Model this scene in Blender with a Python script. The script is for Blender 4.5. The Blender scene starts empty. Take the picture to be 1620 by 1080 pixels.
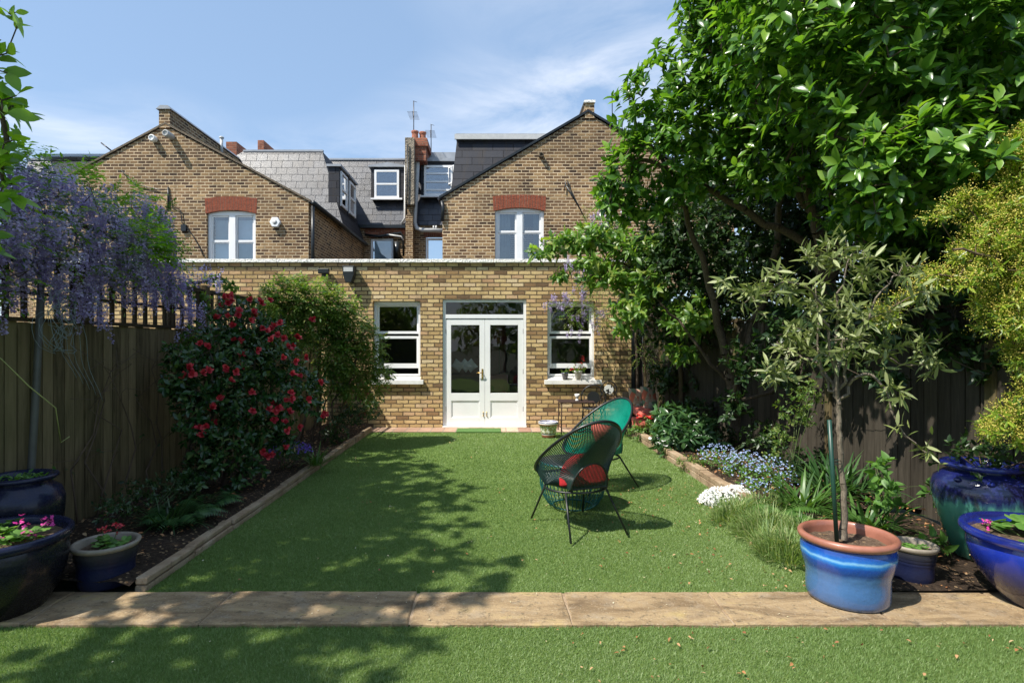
SUN_E, SKY_E, EXPO, CLOUD = 5.0, .088, 0.58, 9.0
TREE_N = 2000
CH1, CH2 = 22, 122
import bpy, bmesh, math, random
import numpy as np
from mathutils import Vector, Matrix
R = math.radians
random.seed(7); rng = np.random.default_rng(11)
sc = bpy.context.scene
COL = sc.collection
F, CX, HY, EYE = 900.0, 783.0, 545.0, 1.55
def P(px, py, Y):            # a point Y metres in front of the viewpoint, read off the photograph
    return Vector(((px-CX)*Y/F, Y, EYE+(HY-py)*Y/F))
def V(*a): return Vector(a)

# ------------------------------------------------------------------ object helpers
def link(o, parent=None):
    COL.objects.link(o)
    if parent: o.parent = parent
    return o
def tag(o, label=None, cat=None, group=None, kind=None):
    if label: o['label'] = label
    if cat: o['category'] = cat
    if group: o['group'] = group
    if kind: o['kind'] = kind
    return o
def thing(name, label, cat, loc=(0,0,0), rz=0, group=None):
    o = bpy.data.objects.new(name, None); o.empty_display_size = .1
    o.location = loc; o.rotation_euler = (0,0,rz); link(o)
    return tag(o, label, cat, group)
def copy_tree(o, parent=None):
    c = o.copy(); COL.objects.link(c); c.parent = parent
    for ch in [x for x in bpy.data.objects if x.parent == o]: copy_tree(ch, c)
    return c

class MB:
    """collects faces for ONE mesh object"""
    def __init__(s): s.v=[]; s.f=[]; s.m=[]; s.sm=[]
    def add(s, vs, fs, mi=0, smooth=False):
        n=len(s.v); s.v += [tuple(v) for v in vs]
        s.f += [tuple(i+n for i in f) for f in fs]; s.m += [mi]*len(fs); s.sm += [smooth]*len(fs); return s
    def box(s, x0,x1,y0,y1,z0,z1, mi=0):
        vs=[(x0,y0,z0),(x1,y0,z0),(x1,y1,z0),(x0,y1,z0),(x0,y0,z1),(x1,y0,z1),(x1,y1,z1),(x0,y1,z1)]
        return s.add(vs,[(0,3,2,1),(4,5,6,7),(0,1,5,4),(1,2,6,5),(2,3,7,6),(3,0,4,7)],mi)
    def cbox(s, c, sz, rot=None, mi=0, bev=0):
        x,y,z=[a/2 for a in sz]
        vs=[V(a,b,d) for d in(-z,z) for a,b in((-x,-y),(x,-y),(x,y),(-x,y))]
        if rot is not None: vs=[rot@v for v in vs]
        c=Vector(c); vs=[v+c for v in vs]
        return s.add(vs,[(0,3,2,1),(4,5,6,7),(0,1,5,4),(1,2,6,5),(2,3,7,6),(3,0,4,7)],mi)
    def prism(s, poly, ax, a0, a1, mi=0):
        """poly: list of 2D points; extruded along axis ax between a0 and a1"""
        def mk(p,a):
            if ax=='y': return (p[0],a,p[1])
            if ax=='x': return (a,p[0],p[1])
            return (p[0],p[1],a)
        n=len(poly); vs=[mk(p,a0) for p in poly]+[mk(p,a1) for p in poly]
        fs=[tuple(range(n)),tuple(range(2*n-1,n-1,-1))]+[(i,i+n,(i+1)%n+n,(i+1)%n) for i in range(n)]
        return s.add(vs,fs,mi)
    def tube(s, pts, rad, n=8, mi=0, cap=True, closed=False):
        pts=[Vector(p) for p in pts]; k=len(pts)
        if not hasattr(rad,'__len__'): rad=[rad]*k
        vs=[]; up=None
        for i,p in enumerate(pts):
            if closed: t=(pts[(i+1)%k]-pts[i-1])
            else: t=(pts[min(i+1,k-1)]-pts[max(i-1,0)])
            t.normalize()
            if up is None:
                up=V(0,0,1) if abs(t.z)<.9 else V(1,0,0)
            a=t.cross(up)
            if a.length<1e-5: a=t.cross(V(1,0,.3))
            a.normalize(); b=a.cross(t).normalized(); up=b
            for j in range(n):
                w=2*math.pi*j/n; vs.append(p+(a*math.cos(w)+b*math.sin(w))*rad[i])
        fs=[]
        for i in range(k if closed else k-1):
            for j in range(n):
                i2=(i+1)%k; fs.append((i*n+j,i*n+(j+1)%n,i2*n+(j+1)%n,i2*n+j))
        if cap and not closed:
            fs.append(tuple(range(n))[::-1]); fs.append(tuple((k-1)*n+j for j in range(n)))
        return s.add(vs,fs,mi,True)
    def lathe(s, prof, c=(0,0,0), n=48, mi=0, wob=0, rot=None):
        """prof: list of (r,z) from outside bottom round to inside"""
        vs=[]; k=len(prof); c=Vector(c)
        for r,z in prof:
            for j in range(n):
                w=2*math.pi*j/n; v=V(r*math.cos(w)*(1+wob*math.sin(3*w+z*9)),r*math.sin(w)*(1+wob*math.cos(2*w)),z)
                if rot is not None: v=rot@v
                vs.append(v+c)
        fs=[(i*n+j,i*n+(j+1)%n,(i+1)*n+(j+1)%n,(i+1)*n+j) for i in range(k-1) for j in range(n)]
        return s.add(vs,fs,mi,True)
    def ball(s, c, r, n=10, m=7, mi=0, sq=(1,1,1), rot=None):
        vs=[];c=Vector(c)
        for i in range(m+1):
            a=math.pi*i/m
            for j in range(n):
                w=2*math.pi*j/n
                v=V(math.sin(a)*math.cos(w)*r*sq[0],math.sin(a)*math.sin(w)*r*sq[1],math.cos(a)*r*sq[2])
                if rot is not None: v=rot@v
                vs.append(c+v)
        fs=[(i*n+j,(i+1)*n+j,(i+1)*n+(j+1)%n,i*n+(j+1)%n) for i in range(m) for j in range(n)]
        return s.add(vs,fs,mi,True)
    def pillow(s, c, w, h, d, rot, mi=0, n=10):
        c=Vector(c); vs=[]
        for side in (1,-1):
            for i in range(n+1):
                for j in range(n+1):
                    u=2*i/n-1; v=2*j/n-1
                    t=max(0,(1-u**4)*(1-v**4))**.5
                    k=1-.07*(1-abs(u))*abs(v)**3
                    k2=1-.07*(1-abs(v))*abs(u)**3
                    vs.append(c+rot@V(u*w/2*k2, side*t*d/2, v*h/2*k))
        N=(n+1)**2; fs=[]
        for q in (0,1):
            for i in range(n):
                for j in range(n):
                    a=q*N+i*(n+1)+j; f=(a,a+1,a+n+2,a+n+1)
                    fs.append(f[::-1] if q==0 else f)
        return s.add(vs,fs,mi,True)
    def build(s, name, mats, parent=None, bevel=0, loc=None):
        me=bpy.data.meshes.new(name); me.from_pydata(s.v,[],s.f); 
        if not isinstance(mats,(list,tuple)): mats=[mats]
        for m in mats: me.materials.append(m)
        me.polygons.foreach_set('material_index',s.m); me.polygons.foreach_set('use_smooth',s.sm)
        me.update(); me.validate()
        bm=bmesh.new(); bm.from_mesh(me); bmesh.ops.remove_doubles(bm,verts=bm.verts,dist=1e-5) if bevel else None
        bmesh.ops.recalc_face_normals(bm,faces=bm.faces)
        bm.to_mesh(me); bm.free()
        o=bpy.data.objects.new(name,me); link(o,parent)
        if loc is not None: o.location=loc
        if bevel:
            b=o.modifiers.new('b','BEVEL'); b.width=bevel; b.segments=2; b.limit_method='ANGLE'
        return o

# ------------------------------------------------------------------ material helpers
class NT:
    def __init__(s, name):
        s.m=bpy.data.materials.new(name); s.m.use_nodes=True; s.t=s.m.node_tree; s.n=s.t.nodes; s.l=s.t.links
        s.n.clear(); s.out=s.n.new('ShaderNodeOutputMaterial')
    def nd(s, ty, **kw):
        n=s.n.new(ty)
        for k,v in kw.items(): setattr(n,k,v)
        return n
    def put(s, sock, val):
        if isinstance(val,bpy.types.NodeSocket): s.l.new(val,sock)
        elif val is not None:
            if isinstance(val,(tuple,list)) and len(val)==3 and sock.type=='RGBA': val=(*val,1)
            sock.default_value=val
    def math(s, op, a, b=None, c=None, clamp=False):
        n=s.nd('ShaderNodeMath',operation=op); n.use_clamp=clamp
        s.put(n.inputs[0],a); s.put(n.inputs[1],b)
        if c is not None: s.put(n.inputs[2],c)
        return n.outputs[0]
    def noise(s, scale, vec=None, detail=4, rough=.55, dist=0, dim='3D'):
        n=s.nd('ShaderNodeTexNoise',noise_dimensions=dim); n.inputs['Scale'].default_value=scale
        n.inputs['Detail'].default_value=detail; n.inputs['Roughness'].default_value=rough; n.inputs['Distortion'].default_value=dist
        if vec is not None: s.l.new(vec,n.inputs['Vector'])
        return n.outputs['Fac']
    def coord(s, kind='Object'):
        return s.nd('ShaderNodeTexCoord').outputs[kind]
    def mapping(s, vec, scale=(1,1,1), rot=(0,0,0)):
        n=s.nd('ShaderNodeMapping'); s.l.new(vec,n.inputs[0]); n.inputs['Scale'].default_value=scale; n.inputs['Rotation'].default_value=rot
        return n.outputs[0]
    def ramp(s, fac, stops, interp='LINEAR'):
        n=s.nd('ShaderNodeValToRGB'); n.color_ramp.interpolation=interp
        e=n.color_ramp.elements
        while len(e)<len(stops): e.new(.5)
        for i,(p,c) in enumerate(stops):
            e[i].position=p; e[i].color=(*c,1) if len(c)==3 else c
        s.put(n.inputs[0],fac); return n.outputs[0]
    def mix(s, fac, a, b, mode='MIX'):
        n=s.nd('ShaderNodeMix',data_type='RGBA',blend_type=mode); n.clamp_factor=True
        s.put(n.inputs[0],fac); s.put(n.inputs[6],a); s.put(n.inputs[7],b); return n.outputs[2]
    def mr(s, v, a,b,c,d, smooth=False):
        n=s.nd('ShaderNodeMapRange'); 
        if smooth: n.interpolation_type='SMOOTHSTEP'
        s.put(n.inputs[0],v)
        for i,x in enumerate((a,b,c,d)): n.inputs[i+1].default_value=x
        return n.outputs[0]
    def bump(s, h, dist=.01, strength=1.0, nrm=None):
        n=s.nd('ShaderNodeBump'); n.inputs['Distance'].default_value=dist; n.inputs['Strength'].default_value=strength
        s.l.new(h,n.inputs['Height'])
        if nrm is not None: s.l.new(nrm,n.inputs['Normal'])
        return n.outputs[0]
    def bsdf(s, col, rough=.6, metal=0, spec=.5, nrm=None, coat=0, sub=0):
        n=s.nd('ShaderNodeBsdfPrincipled'); s.put(n.inputs['Base Color'],col); s.put(n.inputs['Roughness'],rough)
        s.put(n.inputs['Metallic'],metal); n.inputs['Specular IOR Level'].default_value=spec
        n.inputs['Coat Weight'].default_value=coat; n.inputs['Coat Roughness'].default_value=.06
        if nrm is not None: s.l.new(nrm,n.inputs['Normal'])
        return n.outputs[0]
    def done(s, sh):
        s.l.new(sh,s.out.inputs[0]); return s.m

def plain(name, col, rough=.6, metal=0, spec=.5, var=.15, scale=8, bump=.0, coat=0):
    t=NT(name); c=t.coord(); n=t.noise(scale,c,5)
    k=t.mr(n,.3,.7,1-var,1+var)
    cc=t.nd('ShaderNodeCombineColor'); [t.l.new(k,cc.inputs[i]) for i in range(3)]
    colr=t.mix(1,col,cc.outputs[0],'MULTIPLY')
    nr=t.bump(t.noise(scale*6,c,4),bump) if bump else None
    rr=t.mr(n,.3,.7,rough-.06,rough+.08)
    return t.done(t.bsdf(colr,rr,metal,spec,nr,coat))

def uv_wall(t):
    """metres along a wall (x or y, whichever the face follows) and height"""
    c=t.nd('ShaderNodeSeparateXYZ'); t.l.new(t.coord(),c.inputs[0])
    g=t.nd('ShaderNodeSeparateXYZ'); t.l.new(t.nd('ShaderNodeNewGeometry').outputs['True Normal'],g.inputs[0])
    sel=t.math('GREATER_THAN',t.math('ABSOLUTE',g.outputs[0]),.7)
    u=t.math('ADD',t.math('MULTIPLY',c.outputs[0],t.math('SUBTRACT',1,sel)),t.math('MULTIPLY',c.outputs[1],sel))
    return u,c.outputs[2]

def brick_mat(name, stops, mortar, bw=.225, bh=.075, m=.011, rough=.85, bumpd=.012, stain=.25, wob=.006, spec=.3, offs=.5, moss=None, lite=0, stk=.5):
    t=NT(name); co=t.coord(); u,v=uv_wall(t)
    n1=t.noise(9,co,3); n2=t.noise(13,t.mapping(co,(1,1,1),(1,2,3)),3)
    u=t.math('ADD',u,t.math('MULTIPLY',t.math('SUBTRACT',n1,.5),wob*2.2))
    v=t.math('ADD',v,t.math('MULTIPLY',t.math('SUBTRACT',n2,.5),wob*2))
    vb=t.math('DIVIDE',v,bh); row=t.math('FLOOR',vb); fv=t.math('FRACT',vb)
    odd=t.math('MODULO',t.math('ABSOLUTE',row),2)
    # slightly random bond per course
    wr=t.nd('ShaderNodeTexWhiteNoise',noise_dimensions='1D'); t.l.new(row,wr.inputs['W'])
    uu=t.math('ADD',t.math('ADD',t.math('DIVIDE',u,bw),t.math('MULTIPLY',odd,offs)),t.math('MULTIPLY',wr.outputs[0],.16))
    col=t.math('FLOOR',uu); fu=t.math('FRACT',uu)
    du=t.math('MULTIPLY',t.math('MINIMUM',fu,t.math('SUBTRACT',1,fu)),bw)
    dv=t.math('MULTIPLY',t.math('MINIMUM',fv,t.math('SUBTRACT',1,fv)),bh)
    d=t.math('MINIMUM',du,dv)
    fine=t.noise(60,co,4,.7)
    d=t.math('ADD',d,t.math('MULTIPLY',t.math('SUBTRACT',fine,.5),.006))
    mask=t.mr(d,m/2-.0015,m/2+.003,0,1,True)
    cv=t.nd('ShaderNodeCombineXYZ'); t.l.new(col,cv.inputs[0]); t.l.new(row,cv.inputs[1])
    wn=t.nd('ShaderNodeTexWhiteNoise',noise_dimensions='2D'); t.l.new(cv.outputs[0],wn.inputs['Vector'])
    bc=t.ramp(wn.outputs[0],stops)
    k=t.mr(fine,.25,.75,.72,1.25)
    big=t.mr(t.noise(.9,co,5),.3,.7,1-stain,1+stain*.6)
    kk=t.math('MULTIPLY',k,big)
    cc=t.nd('ShaderNodeCombineColor'); [t.l.new(kk,cc.inputs[i]) for i in range(3)]
    bc=t.mix(1,bc,cc.outputs[0],'MULTIPLY')
    mc=t.mix(1,mortar,cc.outputs[0],'MULTIPLY')
    fin=t.mix(mask,mc,bc)
    sk_=t.mr(t.noise(1.0,t.mapping(co,(5,5,.5)),5,.65),.52,.75,0,stk)
    fin=t.mix(sk_,fin,(.06,.045,.03))
    if moss:
        fin=t.mix(t.mr(t.noise(3,co,6,.7),.55,.75,0,.6),fin,moss)
    if lite:
        fin=t.mix(t.mr(t.noise(5,co,5,.7),.6,.72,0,lite),fin,(.5,.46,.4))
    h=t.math('ADD',mask,t.math('MULTIPLY',fine,.35))
    h=t.math('ADD',h,t.math('MULTIPLY',wn.outputs[0],.3))
    return t.done(t.bsdf(fin,rough,0,spec,t.bump(h,bumpd)))

def leaf_mat(name, cols, rough=.38, trans=.35, spec=.5, tcol=None):
    t=NT(name); a=t.nd('ShaderNodeAttribute',attribute_name='rnd').outputs['Fac']
    c=t.ramp(a,[(i/(len(cols)-1),x) for i,x in enumerate(cols)])
    p=t.bsdf(c,rough,0,spec)
    tr=t.nd('ShaderNodeBsdfTranslucent'); hs=t.nd('ShaderNodeMix',data_type='RGBA',blend_type='MULTIPLY')
    hs.inputs[0].default_value=1; t.l.new(c,hs.inputs[6]); hs.inputs[7].default_value=(*(tcol or (2.0,2.1,.7)),1)
    t.l.new(hs.outputs[2],tr.inputs[0])
    mx=t.nd('ShaderNodeMixShader'); mx.inputs[0].default_value=trans
    t.l.new(p,mx.inputs[1]); t.l.new(tr.outputs[0],mx.inputs[2])
    return t.done(mx.outputs[0])

# ------------------------------------------------------------------ foliage helpers (numpy)
def tmpl(kind):
    if kind=='broad': T=[0,.22,.5,.78,1]; W=[.0,.72,1,.62,0]
    elif kind=='oval': T=[0,.15,.5,.85,1]; W=[.0,.75,1,.7,0]
    elif kind=='heart': T=[0,.1,.35,.7,1]; W=[0,.8,1,.6,0]
    elif kind=='narrow': T=[0,.3,.65,1]; W=[0,1,.9,0]
    elif kind=='petal': T=[0,.4,.8,1]; W=[.0,.8,1,.5]
    else: T=[0,.5,1]; W=[0,1,0]
    rib=[(t,0) for t in T]; v=[]; f=[]
    # rows: each row has left, rib, right
    rows=[]
    for t,w in zip(T,W):
        if w==0: rows.append([len(v)]); v.append((t,0.,0.))
        else:
            rows.append([len(v),len(v)+1,len(v)+2]); v += [(t,-.5*w,1.),(t,0.,0.),(t,.5*w,1.)]
    for a,b in zip(rows,rows[1:]):
        if len(a)==1 and len(b)==3: f += [(a[0],b[1],b[0]),(a[0],b[2],b[1])]
        elif len(a)==3 and len(b)==1: f += [(a[0],a[1],b[0]),(a[1],a[2],b[0])]
        elif len(a)==3 and len(b)==3: f += [(a[0],a[1],b[1],b[0]),(a[1],a[2],b[2],b[1])]
    return np.array(v), f
def norm(a): return a/np.maximum(np.linalg.norm(a,axis=-1,keepdims=True),1e-9)
def rdir(n): return norm(rng.normal(size=(n,3)))

class Leaves:
    def __init__(s): s.P=[];s.F3=[];s.F4=[];s.r=[];s.n=0
    def add(s, pos, d, up, L, ratio=.45, kind='broad', fold=.18, droop=.15, rnd=None):
        """pos,d,up: (N,3); L: (N,)"""
        pos=np.asarray(pos,float); N=len(pos)
        if N==0: return s
        d=norm(np.asarray(d,float)); L=np.broadcast_to(np.asarray(L,float),(N,))
        side=np.cross(d,up); bad=np.linalg.norm(side,axis=1)<1e-3; side[bad]=np.cross(d[bad],[1,.2,0]); side=norm(side); nr=norm(np.cross(side,d))
        tv,tf=tmpl(kind); K=len(tv)
        t=tv[:,0]; w=tv[:,1]*ratio; fo=tv[:,2]*fold*np.abs(w)
        dr=droop*t**2
        X=(pos[:,None,:]+L[:,None,None]*(d[:,None,:]*t[None,:,None]+side[:,None,:]*w[None,:,None]+nr[:,None,:]*(fo-dr)[None,:,None]))
        s.P.append(X.reshape(-1,3)); base=s.n+np.arange(N)*K
        for f in tf:
            a=base[:,None]+np.array(f)[None,:]
            (s.F3 if len(f)==3 else s.F4).append(a)
        if rnd is None: rnd=rng.random(N)
        s.r.append(np.repeat(np.broadcast_to(rnd,(N,)),K)); s.n+=N*K; return s
    def whorl(s, tips, dirs, n, L, spread=(.5,1.2), back=.05, jit=.25, **kw):
        """n leaves round every tip"""
        tips=np.asarray(tips); M=len(tips); dirs=norm(np.asarray(dirs))
        ref=np.where(np.abs(dirs[:,2:3])<.9,[[0,0,1.]],[[1.,0,0]]); a=norm(np.cross(dirs,ref)); b=np.cross(dirs,a)
        ph=rng.random(M)*6.28
        for k in range(n):
            w=ph+k*2.4+rng.normal(size=M)*jit; sp=rng.uniform(*spread,size=M)
            d=dirs*np.cos(sp)[:,None]+(a*np.cos(w)[:,None]+b*np.sin(w)[:,None])*np.sin(sp)[:,None]
            p=tips-dirs*(back*rng.random(M)*k/n*2)[:,None]
            up=dirs+np.array([0,0,.6])+rng.normal(size=(M,3))*.25
            s.add(p,d,up,L*rng.uniform(.5,1.2,M),**kw)
        return s
    def build(s, name, mat, parent=None, smooth=True):
        me=bpy.data.meshes.new(name); P_=np.concatenate(s.P) if s.P else np.zeros((0,3))
        f3=np.concatenate(s.F3) if s.F3 else np.zeros((0,3),int); f4=np.concatenate(s.F4) if s.F4 else np.zeros((0,4),int)
        me.vertices.add(len(P_)); me.vertices.foreach_set('co',P_.astype(np.float32).ravel())
        nl=f3.size+f4.size; me.loops.add(nl); me.loops.foreach_set('vertex_index',np.concatenate([f3.ravel(),f4.ravel()]).astype(np.int32))
        npoly=len(f3)+len(f4); me.polygons.add(npoly)
        st=np.concatenate([np.arange(len(f3))*3, f3.size+np.arange(len(f4))*4]).astype(np.int32)
        me.polygons.foreach_set('loop_start',st)
        me.polygons.foreach_set('use_smooth',np.full(npoly,smooth))
        me.update(calc_edges=True); me.materials.append(mat)
        at=me.attributes.new('rnd','FLOAT','POINT'); at.data.foreach_set('value',np.concatenate(s.r).astype(np.float32))
        o=bpy.data.objects.new(name,me); return link(o,parent)

def crown_pts(ells, n, hollow=.72, power=.4, lump=.0):
    """points in a union of ellipsoids [(centre, radius or (rx,ry,rz))], pushed towards its outside; also outward directions"""
    C=np.array([list(e[0]) for e in ells]); S=np.array([[e[1]]*3 if not hasattr(e[1],'__len__') else list(e[1]) for e in ells],float)
    w=(S[:,0]*S[:,1]+S[:,1]*S[:,2]+S[:,0]*S[:,2]); w/=w.sum()
    out=[];od=[];tot=0
    while tot<n:
        m=n*2; i=rng.choice(len(ells),m,p=w); u=rdir(m); r=rng.random(m)**power
        p=C[i]+u*S[i]*r[:,None]
        ok=np.ones(m,bool)
        for j in range(len(ells)):
            q=np.linalg.norm((p-C[j])/S[j],axis=1); ok&=~((q<hollow)&(i!=j))
        p=p[ok];u=u[ok]; out.append(p);od.append(u);tot+=len(p)
    return np.concatenate(out)[:n],np.concatenate(od)[:n]

class Skel:
    """branch skeleton that grows to reach targets"""
    def __init__(s): s.p=[];s.par=[];s.r=[]
    def limb(s, pts, r0, r1, parent=-1, sub=4, wig=.02):
        pts=[Vector(p) for p in pts]; last=parent; n=(len(pts)-1)*sub
        for i in range(len(pts)-1):
            p0=pts[max(i-1,0)];p1=pts[i];p2=pts[i+1];p3=pts[min(i+2,len(pts)-1)]
            for k in range(0 if i==0 else 1,sub+1):
                t=k/sub
                q=.5*((2*p1)+(-p0+p2)*t+(2*p0-5*p1+4*p2-p3)*t*t+(-p0+3*p1-3*p2+p3)*t**3)
                f=(i*sub+k)/n
                if 0<f<1: q=q+V(*(rng.normal(size=3)*wig))
                s.p.append(tuple(q)); s.par.append(last); s.r.append(r0+(r1-r0)*f); last=len(s.p)-1
        return last
    def nearest(s, p):
        a=np.array(s.p); return int(np.argmin(np.linalg.norm(a-np.array(p),axis=1)))
    def grow(s, targets, rt=.003, sag=.08, maxr=.03, minup=0):
        T=np.asarray(targets); base=np.array(s.p); n0=len(s.p)
        d0=np.array([np.min(np.linalg.norm(base-t,axis=1)) for t in T]); order=np.argsort(d0)
        cnt={}
        buf=np.zeros((n0+len(T)*4,3)); buf[:n0]=base; n=n0
        for i in order:
            t=T[i]; j=int(np.argmin(np.linalg.norm(buf[:n]-t,axis=1))); a=buf[j]; L=np.linalg.norm(t-a)
            k=2 if L>.25 else 1
            last=j
            for q in range(1,k+1):
                f=q/k; pp=a+(t-a)*f
                if q<k: pp=pp+rng.normal(size=3)*sag*L+np.array([0,0,-.05*L])
                buf[n]=pp; s.p.append(tuple(pp)); s.par.append(last); s.r.append(None); last=n; n+=1
        w=[0]*len(s.p)
        for i in range(len(s.p)-1,n0-1,-1):
            w[i]=max(w[i],1) ; pj=s.par[i]
            if pj>=n0: w[pj]+=w[i]
        for i in range(n0,len(s.p)): s.r[i]=min(maxr,rt*w[i]**.5)
        return s
    def build(s, name, mat, parent=None, n0=7):
        pv=[];f=[];off=0; P_=np.array(s.p); Rr=np.array(s.r,float); par=np.array(s.par)
        idx=np.nonzero(par>=0)[0]; A=P_[par[idx]];B=P_[idx]
        ra=np.minimum(Rr[par[idx]],Rr[idx]*1.8); rb=Rr[idx]
        big=Rr[idx]>.012; mb_v=[];mb_f=[];n=0
        for sel,ns in ((big,8),(~big,4)):
            a=A[sel];b=B[sel];d=norm(b-a);m=len(a)
            if not m: continue
            ref=np.where(np.abs(d[:,2:3])<.9,[[0,0,1.]],[[1.,0,0]]);x=norm(np.cross(d,ref));y=np.cross(d,x)
            w=np.arange(ns)/ns*2*np.pi; ring=x[:,None]*np.cos(w)[None,:,None]+y[:,None]*np.sin(w)[None,:,None]
            va=a[:,None]+ring*ra[sel][:,None,None]; vb=b[:,None]+ring*rb[sel][:,None,None]
            mb_v.append(np.concatenate([va,vb],1).reshape(-1,3)); base=n+np.arange(m)*2*ns
            for k in range(ns):
                k2=(k+1)%ns; mb_f.append(base[:,None]+np.array([k,k2,k2+ns,k+ns])[None])
            n+=m*2*ns
            if ns==8:
                # a knuckle at every joint of a thick limb closes the bend
                pass
        L=Leaves(); L.P=mb_v; L.F4=mb_f; L.r=[np.zeros(n)]; L.n=n
        return L.build(name,mat,parent)

def strap(L, base, az, length, width, lean=.5, arch=1.2, seg=6, rnd=None):
    """one long arching leaf as ribbons in Leaves L; arrays"""
    base=np.asarray(base,float); N=len(base); h=np.stack([np.cos(az),np.sin(az),0*az],1)
    side=np.stack([-np.sin(az),np.cos(az),0*az],1)
    t=np.linspace(0,1,seg+1); ang=lean[:,None]+arch[:,None]*t[None]    # angle from vertical
    dx=np.cumsum(np.sin(ang),1)/seg; dz=np.cumsum(np.cos(ang),1)/seg
    dx=dx-dx[:,:1]; dz=dz-dz[:,:1]
    c=base[:,None]+length[:,None,None]*(h[:,None]*dx[:,:,None]+np.array([0,0,1.])[None,None]*dz[:,:,None])
    wd=width[:,None]*np.array([.5]+[1-.9*(abs(k/seg-.35)**1.6)*1.6 for k in range(1,seg)]+[.04])[None]
    l=c-side[:,None]*wd[:,:,None]/2; r=c+side[:,None]*wd[:,:,None]/2
    mid=c.copy(); 
    X=np.stack([l,r],2).reshape(N,-1,3); K=2*(seg+1)
    L.P.append(X.reshape(-1,3)); b=L.n+np.arange(N)*K
    for k in range(seg): L.F4.append(b[:,None]+np.array([2*k,2*k+1,2*k+3,2*k+2])[None])
    if rnd is None: rnd=rng.random(N)
    L.r.append(np.repeat(rnd,K)); L.n+=N*K
# ================================================================== camera, light, sky
cam=bpy.data.cameras.new('camera'); co=bpy.data.objects.new('camera',cam); link(co)
cam.sensor_width=36; cam.lens=F/1620*36; cam.shift_x=(810-CX)/1620; cam.shift_y=(HY-540)/1620
cam.clip_start=.05; cam.clip_end=2000
co.location=(0,0,EYE); co.rotation_euler=(R(90),0,0); sc.camera=co
LD=V(.60,.40,-1.0).normalized()
sl=bpy.data.lights.new('sun','SUN'); sl.energy=SUN_E; sl.angle=R(.55); sl.color=(1,.95,.86)
so=bpy.data.objects.new('sun',sl); link(so); so.rotation_euler=LD.to_track_quat('-Z','Y').to_euler()
w=bpy.data.worlds.new('World'); sc.world=w; w.use_nodes=True
nt=w.node_tree; nt.nodes.clear(); out=nt.nodes.new('ShaderNodeOutputWorld'); bg=nt.nodes.new('ShaderNodeBackground')
sk=nt.nodes.new('ShaderNodeTexSky'); sk.sky_type='NISHITA'; sk.sun_disc=False
sk.sun_elevation=math.asin(-LD.z); sk.sun_rotation=math.atan2(-LD.x,-LD.y); sk.air_density=1.0; sk.dust_density=.6; sk.ozone_density=1.4
bg.inputs[1].default_value=SKY_E
tc=nt.nodes.new('ShaderNodeTexCoord'); sx=nt.nodes.new('ShaderNodeSeparateXYZ'); nt.links.new(tc.outputs['Generated'],sx.inputs[0])
def wm(op,a,b=None,cl=False):
    n=nt.nodes.new('ShaderNodeMath'); n.operation=op; n.use_clamp=cl
    for i,x in enumerate((a,b)):
        if x is None: continue
        if isinstance(x,(int,float)): n.inputs[i].default_value=x
        else: nt.links.new(x,n.inputs[i])
    return n.outputs[0]
zz=wm('ADD',wm('MAXIMUM',sx.outputs[2],0.02),.12)
cx_=nt.nodes.new('ShaderNodeCombineXYZ'); nt.links.new(wm('DIVIDE',sx.outputs[0],zz),cx_.inputs[0]); nt.links.new(wm('DIVIDE',sx.outputs[1],zz),cx_.inputs[1])
mp=nt.nodes.new('ShaderNodeMapping'); nt.links.new(cx_.outputs[0],mp.inputs[0]); mp.inputs['Rotation'].default_value=(0,0,R(-62)); mp.inputs['Scale'].default_value=(.8,1.1,1); mp.inputs['Location'].default_value=(.25,-.95,0)
def wn_(scale,det,ro,di):
    n=nt.nodes.new('ShaderNodeTexNoise'); n.inputs['Scale'].default_value=scale; n.inputs['Detail'].default_value=det; n.inputs['Roughness'].default_value=ro; n.inputs['Distortion'].default_value=di
    nt.links.new(mp.outputs[0],n.inputs['Vector']); return n.outputs['Fac']
big=wn_(.7,2,.5,.4); fine=wn_(2.2,9,.62,.5)
cl=wm('MULTIPLY',wm('MULTIPLY',wm('SUBTRACT',big,.455,True),4.6,True),wm('MULTIPLY',wm('SUBTRACT',fine,.36,True),2.6,True))
cl=wm('MULTIPLY',cl,.74,True)
# white haze film thickening to the horizon, then the cirrus
mxh=nt.nodes.new('ShaderNodeMix'); mxh.data_type='RGBA'; mxh.inputs[0].default_value=.30
nt.links.new(sk.outputs[0],mxh.inputs[6]); mxh.inputs[7].default_value=(5.9,8.7,12.8,1)
mxc=nt.nodes.new('ShaderNodeMix'); mxc.data_type='RGBA'; nt.links.new(cl,mxc.inputs[0]); nt.links.new(mxh.outputs[2],mxc.inputs[6]); mxc.inputs[7].default_value=(CLOUD*1.0,CLOUD*1.03,CLOUD*1.1,1)
nt.links.new(mxc.outputs[2],bg.inputs[0]); nt.links.new(bg.outputs[0],out.inputs[0])
vs=sc.view_settings; vs.view_transform='Standard'; vs.look='None'; vs.gamma=1; vs.exposure=EXPO; vs.use_curve_mapping=False

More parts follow.
